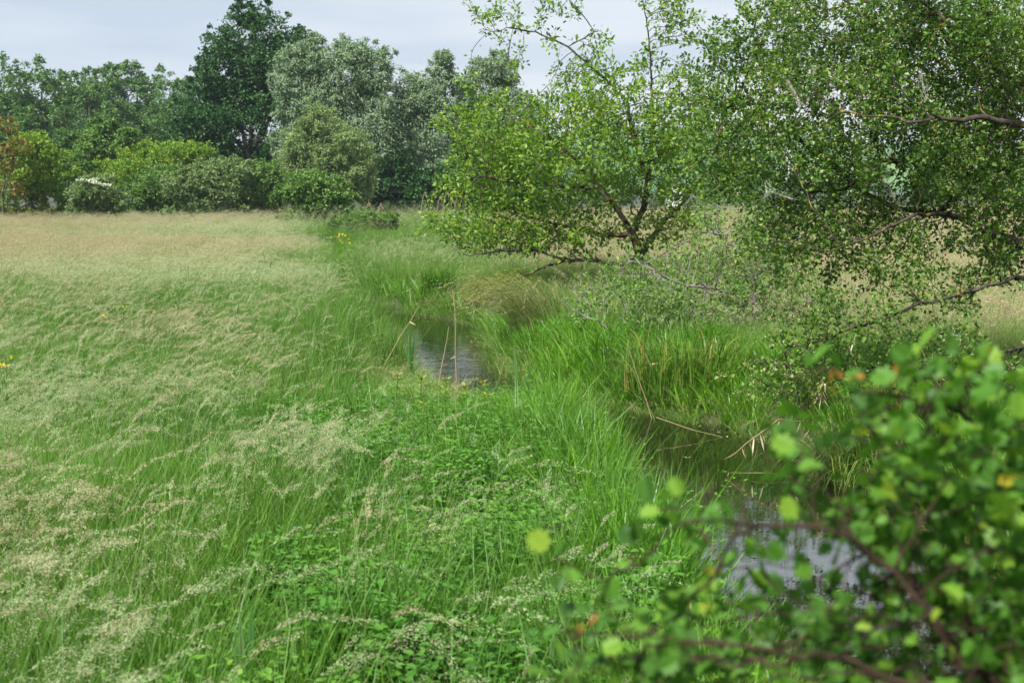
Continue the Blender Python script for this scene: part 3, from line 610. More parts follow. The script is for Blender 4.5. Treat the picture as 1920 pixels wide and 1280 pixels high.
# ---- out of focus maple like hawthorn branch close to the lens
M_FL = leaf_mat('lobed_leaf', [(0, (.04, .11, .018)), (.45, (.10, .25, .03)), (.75, (.20, .37, .035)), (.94, (.36, .44, .045)), (1, (.48, .42, .04))], trans=.45, rough=.5, spec=.3)
M_RED = leaf_mat('red_young_leaf', [(0, (.34, .30, .04)), (.5, (.46, .24, .04)), (1, (.58, .15, .05))], trans=.45, rough=.4)
TY = 1.75
base = np.array([1.45, 1.9, -.05]); 
sh = empty('thorn_shrub', base, 'close blurred shrub with lobed leaves and red young tips in the lower right corner', 'shrub')
nodes = []; par = []; hand = []
limb_path([base, (1.30, 1.85, .6), at(2150, 1420, TY), at(2040, 1380, TY)], [.020, .016, .011, .009], .04, nodes, par, hand)
def lf(s0, pts, rads): return limb_path([at(x, y, d_) for x, y, d_ in pts], [r * .34 for r in rads], .035, nodes, par, hand, s0)
s_ = nearest(nodes, at(2040, 1380, TY))
lf(s_, [(1930, 1330, 1.7), (1800, 1235, 1.65), (1740, 1150, 1.62), (1680, 1070, 1.6), (1600, 1010, 1.58), (1530, 985, 1.55), (1420, 985, 1.55), (1300, 975, 1.5)], [.010, .0085, .007, .006, .0045, .003, .002, .0012])
lf(s_, [(1900, 1350, 1.6), (1750, 1290, 1.55), (1600, 1238, 1.5), (1450, 1220, 1.45), (1300, 1205, 1.42), (1180, 1190, 1.4), (1070, 1185, 1.4)], [.006, .005, .004, .0035, .0028, .002, .0014])
lf(nearest(nodes, at(1800, 1235, 1.65)), [(1900, 1090, 1.7), (1930, 960, 1.75), (1900, 850, 1.8), (1800, 770, 1.8), (1700, 745, 1.8), (1620, 735, 1.8)], [.006, .005, .004, .003, .002, .0015])
lf(nearest(nodes, at(1740, 1150, 1.62)), [(1690, 1030, 1.75), (1670, 930, 1.85), (1650, 860, 1.9), (1620, 790, 1.9)], [.004, .003, .0022, .0015])
lf(nearest(nodes, at(1740, 1150, 1.62)), [(1620, 1190, 1.5), (1500, 1130, 1.45), (1430, 1080, 1.45)], [.004, .003, .0018])
lf(s_, [(2050, 1150, 1.7), (2060, 900, 1.8), (2010, 760, 1.9), (1960, 650, 1.95), (1930, 600, 2.0)], [.007, .006, .005, .003, .002])
lobes = [(1830, 1130, 130, 130, .16), (1670, 1060, 110, 65, .12, .8), (1590, 1160, 110, 80, .10, .6), (1860, 930, 100, 100, .16), (1760, 850, 110, 60, .12, .8), (1740, 760, 110, 32, .10), (1630, 770, 40, 40, .06, .8), (1860, 780, 80, 50, .1, .8), (1700, 980, 110, 60, .12),
         (1880, 1230, 130, 70, .14), (1700, 1240, 130, 40, .10), (1300, 1205, 230, 16, .05, 5), (1450, 890, 16, 12, .04, 6), (1310, 985, 30, 16, .04, 6), (1440, 1080, 36, 26, .05, 2.5), (1500, 1250, 120, 35, .07, 4), (1590, 970, 50, 18, .06, 2)]
A = blob_points(lobes, 1.72, 2700, zmin=.3, clump=(14, .035)); 
nd_, pr_ = colonize(nodes, par, A, .022, .35, .026, jit=.3); rad, cnt = radii(nd_, pr_, hand, .0009, 2.6)
tb = MB(); tb.skel(nd_, pr_, rad, 5); tb.build('branch', M_STEMRED, sh, smooth=True, origin=base)
lm = MB(); leaf_on(nd_, pr_, cnt, 3, 3, .029, T_LOBE, lm, 0, up=.6, spread=.018, wr=.95, fwd=.5, keep=.75, var=(.40, .20)); lm.build('leaves', M_FL, sh, origin=base); print('shrub', len(nd_), lm.c)
lr = MB()
for x, y, d_, k_ in ((1592, 714, 1.8, 2), (1614, 722, 1.8, 1), (1664, 714, 1.8, 2), (1575, 745, 1.8, 1), (1062, 1190, 1.4, 1), (1098, 1176, 1.4, 1), (1560, 1135, 1.45, 1)):
    P = np.repeat(at(x, y, d_)[None], k_, 0) + rng.normal(0, .007, (k_, 3)); lr.inst(T_LOBE, P, rnd_dirs(k_) + [0, 0, .5], rnd_dirs(k_) + [0, -.8, .3], .019 * rng.uniform(.8, 1.2, k_), rng.uniform(.3, 1, k_))
lr.build('young_leaves', M_RED, sh, origin=base)

# ---------------------------------------------------------------- background trees and bushes
def crown_mesh(lobes, n, leaf, rnd_sub=9, wr=.7, up=.3, droop=0.0, subr=.36, tpl=T_DIAM, jitter=.28, clump=.30, var=(.5, .17), shell=.55):
    """lobes: (centre xyz, radii xyz) in metres -> foliage of small faces gathered in clumps on and inside billows"""
    subs = []
    for c, r in lobes:
        c = np.array(c, float); r = np.array(r, float); subs.append((c, r * .80, 1.3))
        v = rnd_dirs(rnd_sub * 2); v = v[v[:, 2] > -.75][:rnd_sub]
        for d in rnd_dirs(7):
            if d[2] > -.3: subs.append((c + d * r * rng.uniform(.95, 1.18), np.full(3, r.mean() * .15 * rng.uniform(.6, 1.3)) * np.array([1, 1, 1.3]), .8))
        for d in v: subs.append((c + d * r * rng.uniform(.66, .92), np.full(3, r.mean() * subr * rng.uniform(.7, 1.35)) * np.array([1, 1, .8]), 1.0))
    w_ = np.array([(s_[1].prod()) ** (2 / 3) * s_[2] for s_ in subs]); w_ /= w_.sum(); mb = MB()
    for (c, r, _), q in zip(subs, w_):
        k_ = max(20, int(n * q)); nc = max(3, k_ // 34); v = rnd_dirs(nc) * (shell + (1 - shell) * rng.random(nc) ** .5)[:, None]; cc = c + v * r; cd = v; cs = clump * max(r.mean(), .2) * rng.uniform(.5, 1.2, nc); cv = rng.normal(0, .09, nc)
        i_ = rng.integers(0, nc, k_); P = cc[i_] + rng.normal(0, 1, (k_, 3)) * cs[i_, None] * np.array([.6, .6, .42])
        Nn = norm(cd[i_] * .8 + rnd_dirs(k_) * .9 + np.array([0, 0, up])); A = rnd_dirs(k_) * (1 - droop) + np.array([.25, 0, -1.0]) * droop + cd[i_] * .3
        S = leaf * rng.uniform(.6, 1.3, k_); keep = P[:, 2] > .02
        mb.inst(tpl, P[keep], A[keep], Nn[keep], np.stack([S * wr, S, S], -1)[keep], np.clip(rng.normal(var[0], var[1], k_) + cv[i_], 0, 1)[keep])
    return mb
def px_lobes(L_, Y, dr=.8):
    out_ = []
    for l in L_:
        cx, cy_, rx, ry = l[:4]; yy = Y + (l[4] if len(l) > 4 else 0); c = at(cx, cy_, yy); s_ = yy / F
        out_.append((c, (rx * s_, min(rx, ry * 1.3) * s_ * dr, ry * s_)))
    return out_
def far_tree(name, L_, Y, n, leaf, mat, label, cat, basepx, trunk_r=.3, limbs=True, group=None, bark=None, fork=.3, **kw):
    if cat == 'bush' and Y > 60:
        x0 = min(l[0] - l[2] for l in L_); x1 = max(l[0] + l[2] for l in L_); q = max(2, int((x1 - x0) / 45)); yb = 355 + 1.6 / Y * F
        L_ = list(L_) + [(x0 + (x1 - x0) * (i + .5) / q, yb, (x1 - x0) / q * .62, 17) for i in range(q)]
    lobes = px_lobes(L_, Y); b = at(basepx, 400, Y); b[2] = 0
    root = empty(name, b, label, cat, group); mb = crown_mesh(lobes, n, leaf, **kw)
    mb.build('crown' if cat == 'tree' else 'foliage', mat, root, origin=b)
    tb = MB(); top = max(lobes, key=lambda l: l[0][2])[0]; f0 = b + (top - b) * fork; f0[0] = b[0] * .7 + f0[0] * .3; tb.tube([b - [0, 0, .2], b + (f0 - b) * .5, f0], [trunk_r, trunk_r * .85, trunk_r * .7], 7)
    for c, r in lobes:
        mid = (f0 + c) / 2 + np.array([0, 0, -.08 * np.linalg.norm(c - f0)]) + rng.normal(0, .2, 3) * trunk_r; tb.tube([f0 + rng.normal(0, trunk_r * .1, 3), mid, c, c + [0, 0, r[2] * .7]], [trunk_r * .5, trunk_r * .36, trunk_r * .22, trunk_r * .05], 5)
    tb.build('trunk' if cat == 'tree' else 'stems', bark or M_BARKF, root, smooth=True, origin=b)
    return root

M_OAK = leaf_mat('dark_tree_leaf', [(0, (.015, .055, .012)), (.5, (.034, .110, .022)), (1, (.085, .19, .038))], trans=.25, rough=.5)
M_SIL = leaf_mat('silver_willow_leaf', [(0, (.11, .19, .09)), (.5, (.23, .33, .17)), (1, (.42, .50, .31))], trans=.25, rough=.55, tcol=(1, 1.05, .8))
M_OLI = leaf_mat('olive_willow_leaf', [(0, (.11, .19, .05)), (.5, (.22, .32, .10)), (.8, (.35, .43, .18)), (1, (.40, .40, .13))], trans=.28, rough=.55, tcol=(1, 1.05, .7))
M_BUS = leaf_mat('bush_leaf', [(0, (.06, .13, .025)), (.5, (.13, .25, .045)), (1, (.26, .38, .09))], trans=.3, rough=.55)
M_GRB = leaf_mat('grey_green_leaf', [(0, (.09, .15, .05)), (.5, (.18, .27, .09)), (1, (.33, .40, .15))], trans=.3, rough=.55)
M_YEL = leaf_mat('yellow_green_leaf', [(0, (.06, .15, .015)), (.5, (.17, .31, .022)), (.85, (.36, .44, .04)), (1, (.48, .38, .05))], trans=.32, rough=.5)
M_FOR = leaf_mat('forest_leaf', [(0, (.045, .11, .022)), (.5, (.095, .20, .042)), (1, (.20, .33, .07))], trans=.25, rough=.6)
M_FOL = leaf_mat('pale_forest_leaf', [(0, (.05, .12, .03)), (.5, (.10, .20, .05)), (1, (.20, .30, .08))], trans=.25, rough=.6)

far_tree('oak_tree', [(480, 90, 85, 85), (430, 130, 60, 70), (520, 150, 70, 80), (395, 200, 62, 70), (470, 240, 110, 100), (375, 270, 62, 70, -4), (350, 310, 55, 40, -5), (450, 330, 120, 70), (530, 310, 60, 80), (350, 220, 30, 40), (560, 70, 12, 20), (475, 30, 40, 30)], 112, 85000, .23, M_OAK,
         'tall dark green oak rising above the pale willows', 'tree', 470, .42)
W = dict(droop=.4, wr=.34, leaf=.26, clump=.30, up=.4, subr=.33)
far_tree('silver_willow', [(560, 150, 55, 80), (640, 150, 65, 75), (700, 140, 42, 60), (600, 240, 75, 80), (690, 250, 75, 90), (590, 90, 26, 30), (665, 100, 38, 30), (540, 260, 30, 70)], 104, 90000, mat=M_SIL,
         label='broad silver grey willow right of the dark oak', cat='tree', basepx=640, trunk_r=.4, bark=M_BARKF, **W)
far_tree('silver_willow', [(770, 190, 50, 60), (750, 270, 55, 90), (825, 130, 28, 38), (835, 190, 40, 60), (805, 250, 55, 80), (780, 330, 60, 45)], 106, 64000, mat=M_SIL,
         label='silver grey willow with a tall narrow top, between the broad one and the slim one', cat='tree', basepx=790, trunk_r=.32, **W)
far_tree('silver_willow', [(940, 130, 32, 36), (900, 160, 40, 50), (890, 250, 55, 75), (960, 220, 45, 70), (1000, 300, 60, 60)], 108, 54000, mat=M_SIL,
         label='slim silver grey willow whose top shows beside the near willow crown', cat='tree', basepx=920, trunk_r=.3, **W)
W2 = dict(W); W2['leaf'] = .22; W2['droop'] = .25
far_tree('olive_willow', [(600, 240, 42, 45), (570, 300, 55, 55), (640, 280, 60, 60), (610, 330, 85, 50), (665, 340, 45, 45), (590, 215, 16, 22)], 97, 60000, mat=M_OLI,
         label='low rounded olive willow in front of the silver willows', cat='tree', basepx=615, trunk_r=.22, **W2)
far_tree('dark_alder', [(800, 355, 60, 40), (870, 345, 60, 52), (950, 355, 70, 48), (740, 340, 34, 60), (705, 360, 30, 38), (830, 385, 90, 22), (730, 390, 60, 20), (960, 390, 70, 22)], 103, 40000, .22, M_OAK, 'dark low thicket under the slim silver willows', 'bush', 850, .15, up=.2)

B = dict(leaf=.17, clump=.34, wr=.6, rnd_sub=12, subr=.42)
far_tree('bush', [(590, 360, 62, 32), (565, 345, 35, 26), (620, 375, 45, 28), (600, 388, 58, 22)], 72, 24000, mat=M_BUS, label='low dark green bush at the meadow corner by the stream', cat='bush', basepx=592, trunk_r=.08, **B)
far_tree('bush', [(400, 340, 70, 38), (350, 345, 45, 34), (440, 325, 40, 28), (400, 365, 80, 28)], 90, 26000, mat=M_GRB, label='wide grey green bush below the dark oak', cat='bush', basepx=400, trunk_r=.08, **B)
far_tree('bush', [(490, 330, 36, 30), (500, 355, 45, 35), (480, 372, 50, 20)], 91, 16000, mat=M_BUS, label='rounded bush between the wide bush and the meadow corner bush', cat='bush', basepx=492, trunk_r=.08, **B)
far_tree('bush', [(290, 350, 50, 40), (260, 365, 40, 28), (320, 370, 40, 25)], 93, 16000, mat=M_BUS, label='dull green bush between the blossoming elder and the wide bush', cat='bush', basepx=290, trunk_r=.08, **B)
far_tree('yellow_green_bush', [(270, 300, 65, 34), (230, 320, 50, 38), (330, 290, 60, 26), (370, 285, 34, 18), (300, 330, 70, 35)], 98, 26000, mat=M_YEL, label='bright yellow green thorn bush behind the low bushes', cat='bush', basepx=290, trunk_r=.1, **B)
far_tree('yellow_green_bush', [(50, 310, 60, 50), (100, 320, 42, 48), (20, 350, 60, 40), (80, 360, 60, 30), (60, 275, 40, 25)], 88, 30000, mat=M_YEL, label='bright green bush with orange twigs at the left edge of the meadow', cat='bush', basepx=60, trunk_r=.1, **B)
r_ = far_tree('elder_bush', [(180, 360, 48, 30), (160, 375, 36, 24), (205, 378, 36, 22), (180, 340, 28, 14)], 86, 18000, mat=M_GRB, label='small rounded elder bush with white blossom on top', cat='bush', basepx=180, trunk_r=.06, **B)
M_WHT = leaf_mat('white_blossom', [(0, (.55, .58, .42)), (1, (.80, .80, .70))], trans=.2, rough=.8)
mb = MB(); n = 420; ctr = at(172, 338, 85.5); k_ = rng.integers(0, 16, n); cp = ctr + np.stack([rng.uniform(-1.0, 1.1, 16), rng.uniform(-1.2, .2, 16), rng.normal(0, .10, 16)], -1); cp[:, 2] -= ((cp[:, 0] - ctr[0]) ** 2) * .25
P = cp[k_] + rng.normal(0, .10, (n, 3)) * [1, 1, .3]; mb.inst(T_DIAM, P, rnd_dirs(n), rnd_dirs(n) + [0, 0, 1.5], .09 * np.ones(n), rng.random(n)); mb.build('blossom', M_WHT, r_, origin=np.array(r_.location))
M_ORG = leaf_mat('orange_leaf', [(0, (.13, .18, .03)), (1, (.32, .21, .05))], trans=.3)
far_tree('orange_thorn', [(18, 235, 18, 22), (30, 275, 35, 18), (8, 300, 30, 36), (20, 355, 30, 18)], 85, 3800, .15, M_ORG, 'orange brown leaved thorn tree cut by the left edge', 'tree', 5, .09)
far_tree('field_maple', [(195, 235, 26, 26), (190, 270, 42, 36), (170, 300, 50, 34), (235, 262, 26, 22)], 104, 22000, .19, M_BUS, 'small pointed light green tree in front of the left wood', 'tree', 192, .13)
far_tree('field_maple', [(130, 270, 32, 34), (118, 300, 40, 35)], 106, 12000, .19, M_FOR, 'dark green rounded tree between the pointed tree and the left bush', 'tree', 128, .13)

# the wood on the left: three grown kinds, copied with their trunks
def kind_tree(mat, hh, seed_lobes, n):
    mb = crown_mesh([(np.array(c) * hh, np.array(r) * hh) for c, r in seed_lobes], n, .34, rnd_sub=8, clump=.28, up=.35)
    tb = MB(); tb.tube([(0, 0, -.3), (.02 * hh, 0, .3 * hh), (0, .01 * hh, .6 * hh), (.01 * hh, 0, .9 * hh)], [.22, .17, .12, .04], 6)
    for c, r in seed_lobes: c = np.array(c) * hh; tb.tube([(0, 0, max(.3 * hh, c[2] - .3 * hh)), (c * .5 + np.array([0, 0, c[2] * .4])), c], [.12, .08, .03], 4)
    return mb.mesh('crown', [mat]), tb.mesh('trunk', [M_BARKP], True)
M_BARKP = bark_mat('pale_trunk', (.16, .15, .12), (.36, .34, .29))
HH = 20.0
kinds = [kind_tree(M_FOR, HH, [((0, 0, .80), (.15, .15, .18)), ((-.10, .02, .62), (.17, .15, .14)), ((.12, -.02, .60), (.15, .15, .15)), ((0, 0, .42), (.20, .18, .12)), ((.03, 0, .25), (.16, .15, .14))], 15000),
         kind_tree(M_FOR, HH, [((-.05, 0, .85), (.12, .12, .13)), ((.08, 0, .72), (.13, .13, .16)), ((-.10, 0, .60), (.13, .13, .16)), ((.02, 0, .45), (.18, .16, .13))], 12000),
         kind_tree(M_FOL, HH, [((0, 0, .86), (.11, .11, .13)), ((.05, .02, .66), (.16, .15, .15)), ((-.08, 0, .52), (.15, .15, .14)), ((.05, 0, .30), (.20, .18, .20))], 14000)]
wood = [  # px, top py, distance, kind, label
    (20, 112, 150, 0, 'tall dense tree at the far left of the wood'), (75, 118, 152, 0, 'tall dense tree second from the left in the wood'), (130, 128, 165, 1, 'darker tree of the wood standing behind a paler one'),
    (112, 185, 140, 2, 'pale tree with bare grey stems in the left wood'), (165, 140, 146, 2, 'pale green tree at the middle of the left wood'), (215, 112, 188, 1, 'dark tree whose top stands above the wood ridge'),
    (215, 175, 142, 2, 'light green tree below the dark topped one in the wood'), (255, 128, 190, 0, 'round topped tree on the wood ridge right of the dark top'), (300, 132, 188, 0, 'broad tree on the wood ridge left of the oak'),
    (340, 142, 186, 1, 'last tree of the wood ridge before the oak'), (262, 200, 144, 2, 'lower light green tree in front of the wood ridge'), (310, 205, 146, 0, 'mid green tree between the wood ridge and the oak'),
    (40, 195, 138, 1, 'shaded tree with pale stem at the front of the left wood'), (-40, 105, 150, 0, 'tall tree of the wood cut by the left edge'), (175, 120, 192, 1, 'distant tree top between two paler crowns of the wood'), (380, 150, 180, 0, 'tree of the wood hidden beside the oak')]
for i, (px, ty, Yd, kd, lab) in enumerate(wood):
    top = at(px, ty, Yd); b = np.array([top[0], Yd, 0.]); s_ = top[2] / (HH * .985)
    root = empty('forest_tree', b, lab, 'tree', 'trees of the wood behind the meadow'); root.scale = (s_ * rng.uniform(.95, 1.2),) * 2 + (s_,); root.rotation_euler = (0, 0, rng.uniform(0, 6.28))
    for nm, me in zip(('crown', 'trunk'), kinds[kd]):
        o = bpy.data.objects.new(nm, me); COL.objects.link(o); o.parent = root
# trees beyond the right hand meadow
right = [(1110, 300, 150, 0, 'low tree beyond the right meadow seen through the willow crown'), (1170, 318, 152, 2, 'pale low tree beyond the right meadow behind the willow trunk'), (1250, 322, 150, 0, 'dark low tree beyond the right meadow right of the willow trunk'), (1330, 300, 156, 2, 'pale tree beyond the right meadow between willow and hawthorn'),
         (1400, 285, 150, 0, 'dark green tree just left of the blue hill gap'), (1560, 318, 170, 0, 'low tree under the blue hill gap'), (1640, 300, 160, 1, 'tree beyond the right meadow behind the hawthorn twigs'), (1740, 296, 158, 0, 'tree beyond the right meadow behind the hawthorn limbs'), (1840, 285, 160, 2, 'pale tree beyond the right meadow behind the thick hawthorn limb'), (1920, 290, 160, 1, 'tree beyond the right meadow cut by the right edge'), (1480, 322, 175, 2, 'pale low tree at the foot of the blue hill gap')]
for px, ty, Yd, kd, lab in right:
    top = at(px, ty, Yd); b = np.array([top[0], Yd, 0.]); s_ = top[2] / (HH * .985); root = empty('field_tree', b, lab, 'tree', 'trees beyond the right meadow'); root.scale = (s_ * 1.9, s_ * 1.9, s_); root.rotation_euler = (0, 0, rng.uniform(0, 6.28))
    for nm, me in zip(('crown', 'trunk'), kinds[kd]):
        o = bpy.data.objects.new(nm, me); COL.objects.link(o); o.parent = root
M_WALL = bark_mat('whitewash', (.62, .62, .60), (.78, .78, .76)); M_ROOF = bark_mat('grey_roof', (.16, .15, .15), (.26, .25, .24)); M_DARK = bark_mat('dark_opening', (.02, .02, .02), (.04, .04, .04))
def hut(name, px, ytop, Yd, w_, label, cat):
    c = at(px, ytop, Yd); root = empty(name, np.array([c[0], Yd, 0.]), label, cat); h_ = c[2]; mb = MB()
    def box(mb, x0, x1, y0, y1, z0, z1):
        v = np.array([(x, y, z) for z in (z0, z1) for y in (y0, y1) for x in (x0, x1)], float); f = [(0, 2, 3, 1), (4, 5, 7, 6), (0, 1, 5, 4), (2, 6, 7, 3), (0, 4, 6, 2), (1, 3, 7, 5)]
        mb.raw(v, np.array(f), np.full(6, 4), np.full(6, .5))
    box(mb, -w_, w_, -w_, w_, -.2, h_ * .86); mb.build('walls', M_WALL, root)
    mb = MB(); mb.raw(np.array([(-w_ * 1.1, -w_ * 1.1, h_ * .862), (w_ * 1.1, -w_ * 1.1, h_ * .862), (w_ * 1.1, w_ * 1.1, h_ * .862), (-w_ * 1.1, w_ * 1.1, h_ * .862), (0, -w_ * 1.1, h_), (0, w_ * 1.1, h_)]), np.array([0, 1, 2, 3, 0, 3, 5, 4, 1, 4, 5, 2, 0, 4, 1, 3, 2, 5]), np.array([4, 4, 4, 3, 3]), np.full(5, .5)); mb.build('roof', M_ROOF, root)
    for sx_ in (-.45, .45): mb = MB(); box(mb, (sx_ - .2) * w_, (sx_ + .2) * w_, -w_ * 1.02, -w_ * 1.004, h_ * .35, h_ * .6); mb.build('window', M_DARK, root)
hut('white_hut', 1264, 340, 146, .75, 'small white hut glimpsed through the willow twigs beyond the meadow', 'hut')
hut('white_tower', 1479, 268, 880, 2.6, 'tiny white tower at the foot of the blue hill, seen through the hawthorn', 'tower')
# wooded hill far off
g = MB(); hx = np.linspace(-900, 1500, 121); hy = np.linspace(900, 1900, 41); X, Y = np.meshgrid(hx, hy); v = (Y - 900) / 1000
Z = (np.sin(np.clip(v, 0, 1) * math.pi) ** .8) * (46 + 9 * np.sin(X * .004 + 1) + 6 * np.sin(X * .013)) * np.clip((X + 700) / 500, 0, 1) - 2 + rng.normal(0, 1.5, X.shape) * (v > .02)
ii = (np.arange(40)[:, None] * 121 + np.arange(120)[None]).ravel(); g.raw(np.stack([X, Y, Z], -1), np.stack([ii, ii + 1, ii + 122, ii + 121], -1), np.full(len(ii), 4), rng.random(len(ii)))
tag(g.build('hills', M_FOR, smooth=True), 'low wooded hill fading blue behind the right meadow', kind='structure')

# ---------------------------------------------------------------- single plants and stems along the water
def lone(mb, name, mats, loc, label, cat, group=None):
    return tag(mb.build(name, mats, origin=np.array(loc, float)), label, cat, group)
M_LOO = leaf_mat('loosestrife_leaf', [(0, (.05, .14, .02)), (.6, (.15, .30, .035)), (1, (.40, .42, .08))], trans=.35, rough=.4)
M_TIP = leaf_mat('reddish_tip', [(0, (.34, .34, .06)), (1, (.45, .22, .07))], trans=.3)
M_RSTEM = bark_mat('purple_stem', (.05, .035, .02), (.14, .08, .04))
loos = [(745, 722, 13.4, 'leftmost red tipped loosestrife above the nettles'), (790, 728, 13.2, 'red tipped loosestrife second from the left, tallest stem'), (836, 730, 13.0, 'red tipped loosestrife in the middle of the row before the pool'), (870, 742, 12.6, 'loosestrife with dark stem right of the middle of the row'),
        (795, 776, 11.8, 'short loosestrife standing in front of the row'), (905, 735, 13.2, 'slender loosestrife at the right end of the row'), (916, 760, 12.8, 'small loosestrife low at the right end of the row'), (994, 805, 11.6, 'bushy loosestrife beside the bright sedge clump'), (1045, 835, 11.0, 'yellow tipped low loosestrife against the sedge clump')]
for px, py, Yd, lab in loos:
    top = at(px, py - 16, Yd); b = np.array([top[0] - .02, Yd, float(ground_z(top[0], Yd))]); hgt = top[2] - b[2]; root = empty('loosestrife', b, lab, 'wild plant', 'loosestrife stems by the pool')
    mb = MB(); t = np.linspace(0, 1, 6)[:, None]; path = t * np.array([[.02, 0, hgt]]) + rng.normal(0, .006, (6, 3)); mb.tube(path, np.linspace(.0055, .0028, 6), 5); mb.build('stem', M_RSTEM, root, smooth=True)
    mb = MB(); nw = 11; 
    for q in range(nw):
        u = .30 + .70 * q / (nw - 1); a0 = rng.uniform(0, 2); p = np.array([[.02 * u, 0, hgt * u]])
        for j in range(3):
            a = a0 + j * 2.09; L_ = (.135 - .05 * u) * rng.uniform(.85, 1.2); mb.inst(T_OVAL, p, np.array([[math.cos(a), math.sin(a), .15 + .5 * u]]), np.array([[0, 0, 1.]]) + rng.normal(0, .15, (1, 3)), np.array([[L_ * .42, L_, L_]]), np.clip(u + rng.normal(-.2, .1), 0, 1))
    mb.build('leaves', M_LOO, root)
    mb = MB(); n = 9; mb.inst(T_OVAL, np.repeat([[.02, 0, hgt]], n, 0), rnd_dirs(n) * .8 + [0, 0, .9], rnd_dirs(n), .035 * rng.uniform(.7, 1.2, n), rng.random(n)); mb.build('tip', M_TIP, root)
# dry reed stalks
stalks = [(1053, 560, 1058, 728, 14.0, None, 'x')]
dry = [((700, 705), (786, 575), 17.5, 'slanting dry reed stalk left of the pool'), ((818, 725), (842, 612), 17.0, 'slanting dry reed stalk in front of the pool'), ((856, 735), (850, 545), 16.8, 'upright dry reed stalk crossing the pool'), ((1235, 770), (1178, 655), 15.8, 'slanting dry stalk in the dark sedge by the thorn bush'),
       ((1262, 765), (1208, 660), 16.0, 'dry stalk leaning left beside the slanting one in the dark sedge'), ((1606, 690), (1588, 620), 13.0, 'dry stalk under the long hawthorn limb'), ((1758, 720), (1728, 655), 12.0, 'dry stalk leaning left of the lower hawthorn branch'), ((1296, 1260), (1292, 1105), 6.0, 'thick upright dry stalk at the bottom among the sedge'),
       ((962, 740), (935, 780), 15.0, 'short fallen dry stalk between pool and reeds'), ((1700, 900), (1760, 1010), 10.8, 'dry stalk lying in the water under the blurred leaves'), ((1655, 560), (1640, 480), 14.5, 'dry grass stalk before the brown meadow')]
for a, b_, Yd, lab in dry:
    p0, p1 = at(*a, Yd), at(*b_, Yd); gz = float(ground_z(p0[0], Yd)); mb = MB()
    if p0[2] < gz + .5: p0[2] = min(p0[2], gz)
    else:
        d_ = (p0 - p1); p0 = p0 + d_ * min((p0[2] - gz) / max(-d_[2], .05) * .7, 1.6) if d_[2] < 0 else p0
    t = np.linspace(0, 1, 6)[:, None]; path = p0 + (p1 - p0) * t + rng.normal(0, .006, (6, 3)); mb.tube(path, np.linspace(.0065, .0035, 6), 5)
    n = 2; mb.inst(T_BLADE, path[[2, 4]], rnd_dirs(n) + [.3, 0, .6], rnd_dirs(n), np.array([[.012, .16, .05]] * n), rng.random(n)); lone(mb, 'dry_stalk', M_STRAW, p0, lab, 'dry stalk', 'dry reed stalks by the stream')
# green reeds
reeds = [((970, 800), [(964, 640), (1000, 680), (1018, 672), (955, 700)], 14.8, 'pair of tall blue green reed shoots right of the pool'), ((770, 715), [(768, 595), (778, 630), (760, 650)], 18.0, 'tall reed shoot at the left edge of the pool'), ((675, 620), [(672, 570), (690, 590)], 22.0, 'small reed shoot left of the pool head'),
         ((505, 540), [(492, 468), (508, 490), (498, 500)], 30.0, 'blue green reed shoots in the meadow margin'), ((1130, 1010), [(1105, 890), (1132, 890), (1098, 920)], 9.0, 'reed shoot in front of the bright sedge clump'), ((455, 1290), [(450, 1140), (475, 1120), (440, 1180), (470, 1180)], 5.0, 'broad blue green reed leaves in the near meadow'),
         ((1020, 1290), [(985, 1160), (1040, 1170), (1010, 1200), (1065, 1190)], 5.2, 'broad drooping reed leaves at the bottom edge'), ((440, 690), [(448, 565), (432, 600)], 17.0, 'green reed shoot in the middle of the meadow')]
M_REED = leaf_mat('reed_leaf', [(0, (.05, .15, .04)), (.5, (.10, .26, .06)), (1, (.20, .34, .12))], trans=.35, rough=.4, spec=.4)
for (bx, by), tips_, Yd, lab in reeds:
    b = at(bx, by, Yd); b[2] = min(b[2], float(ground_z(b[0], Yd))); b[2] = float(ground_z(b[0], Yd)); mb = MB()
    for tx_, ty_ in tips_:
        tp = at(tx_, ty_, Yd + rng.uniform(-.15, .15)); t = np.linspace(0, 1, 7); mid = b + (tp - b) * .55; mid[0] = b[0] + (tp[0] - b[0]) * .25
        path = ((1 - t) ** 2)[:, None] * b + (2 * t * (1 - t))[:, None] * mid + (t ** 2)[:, None] * tp
        mb.ribbon(path[None], (.034 * np.array([.25, .4, .7, 1, .9, .55, .03]))[None], np.array([[.95, .3, 0]]), rng.random(1)); mb.ribbon(path[None], (.012 * np.array([1, 1, .9, .8, .6, .3, .03]))[None], np.array([[.2, .95, 0]]), rng.random(1))
    lone(mb, 'reed', M_REED, b, lab, 'reed', 'green reed shoots')
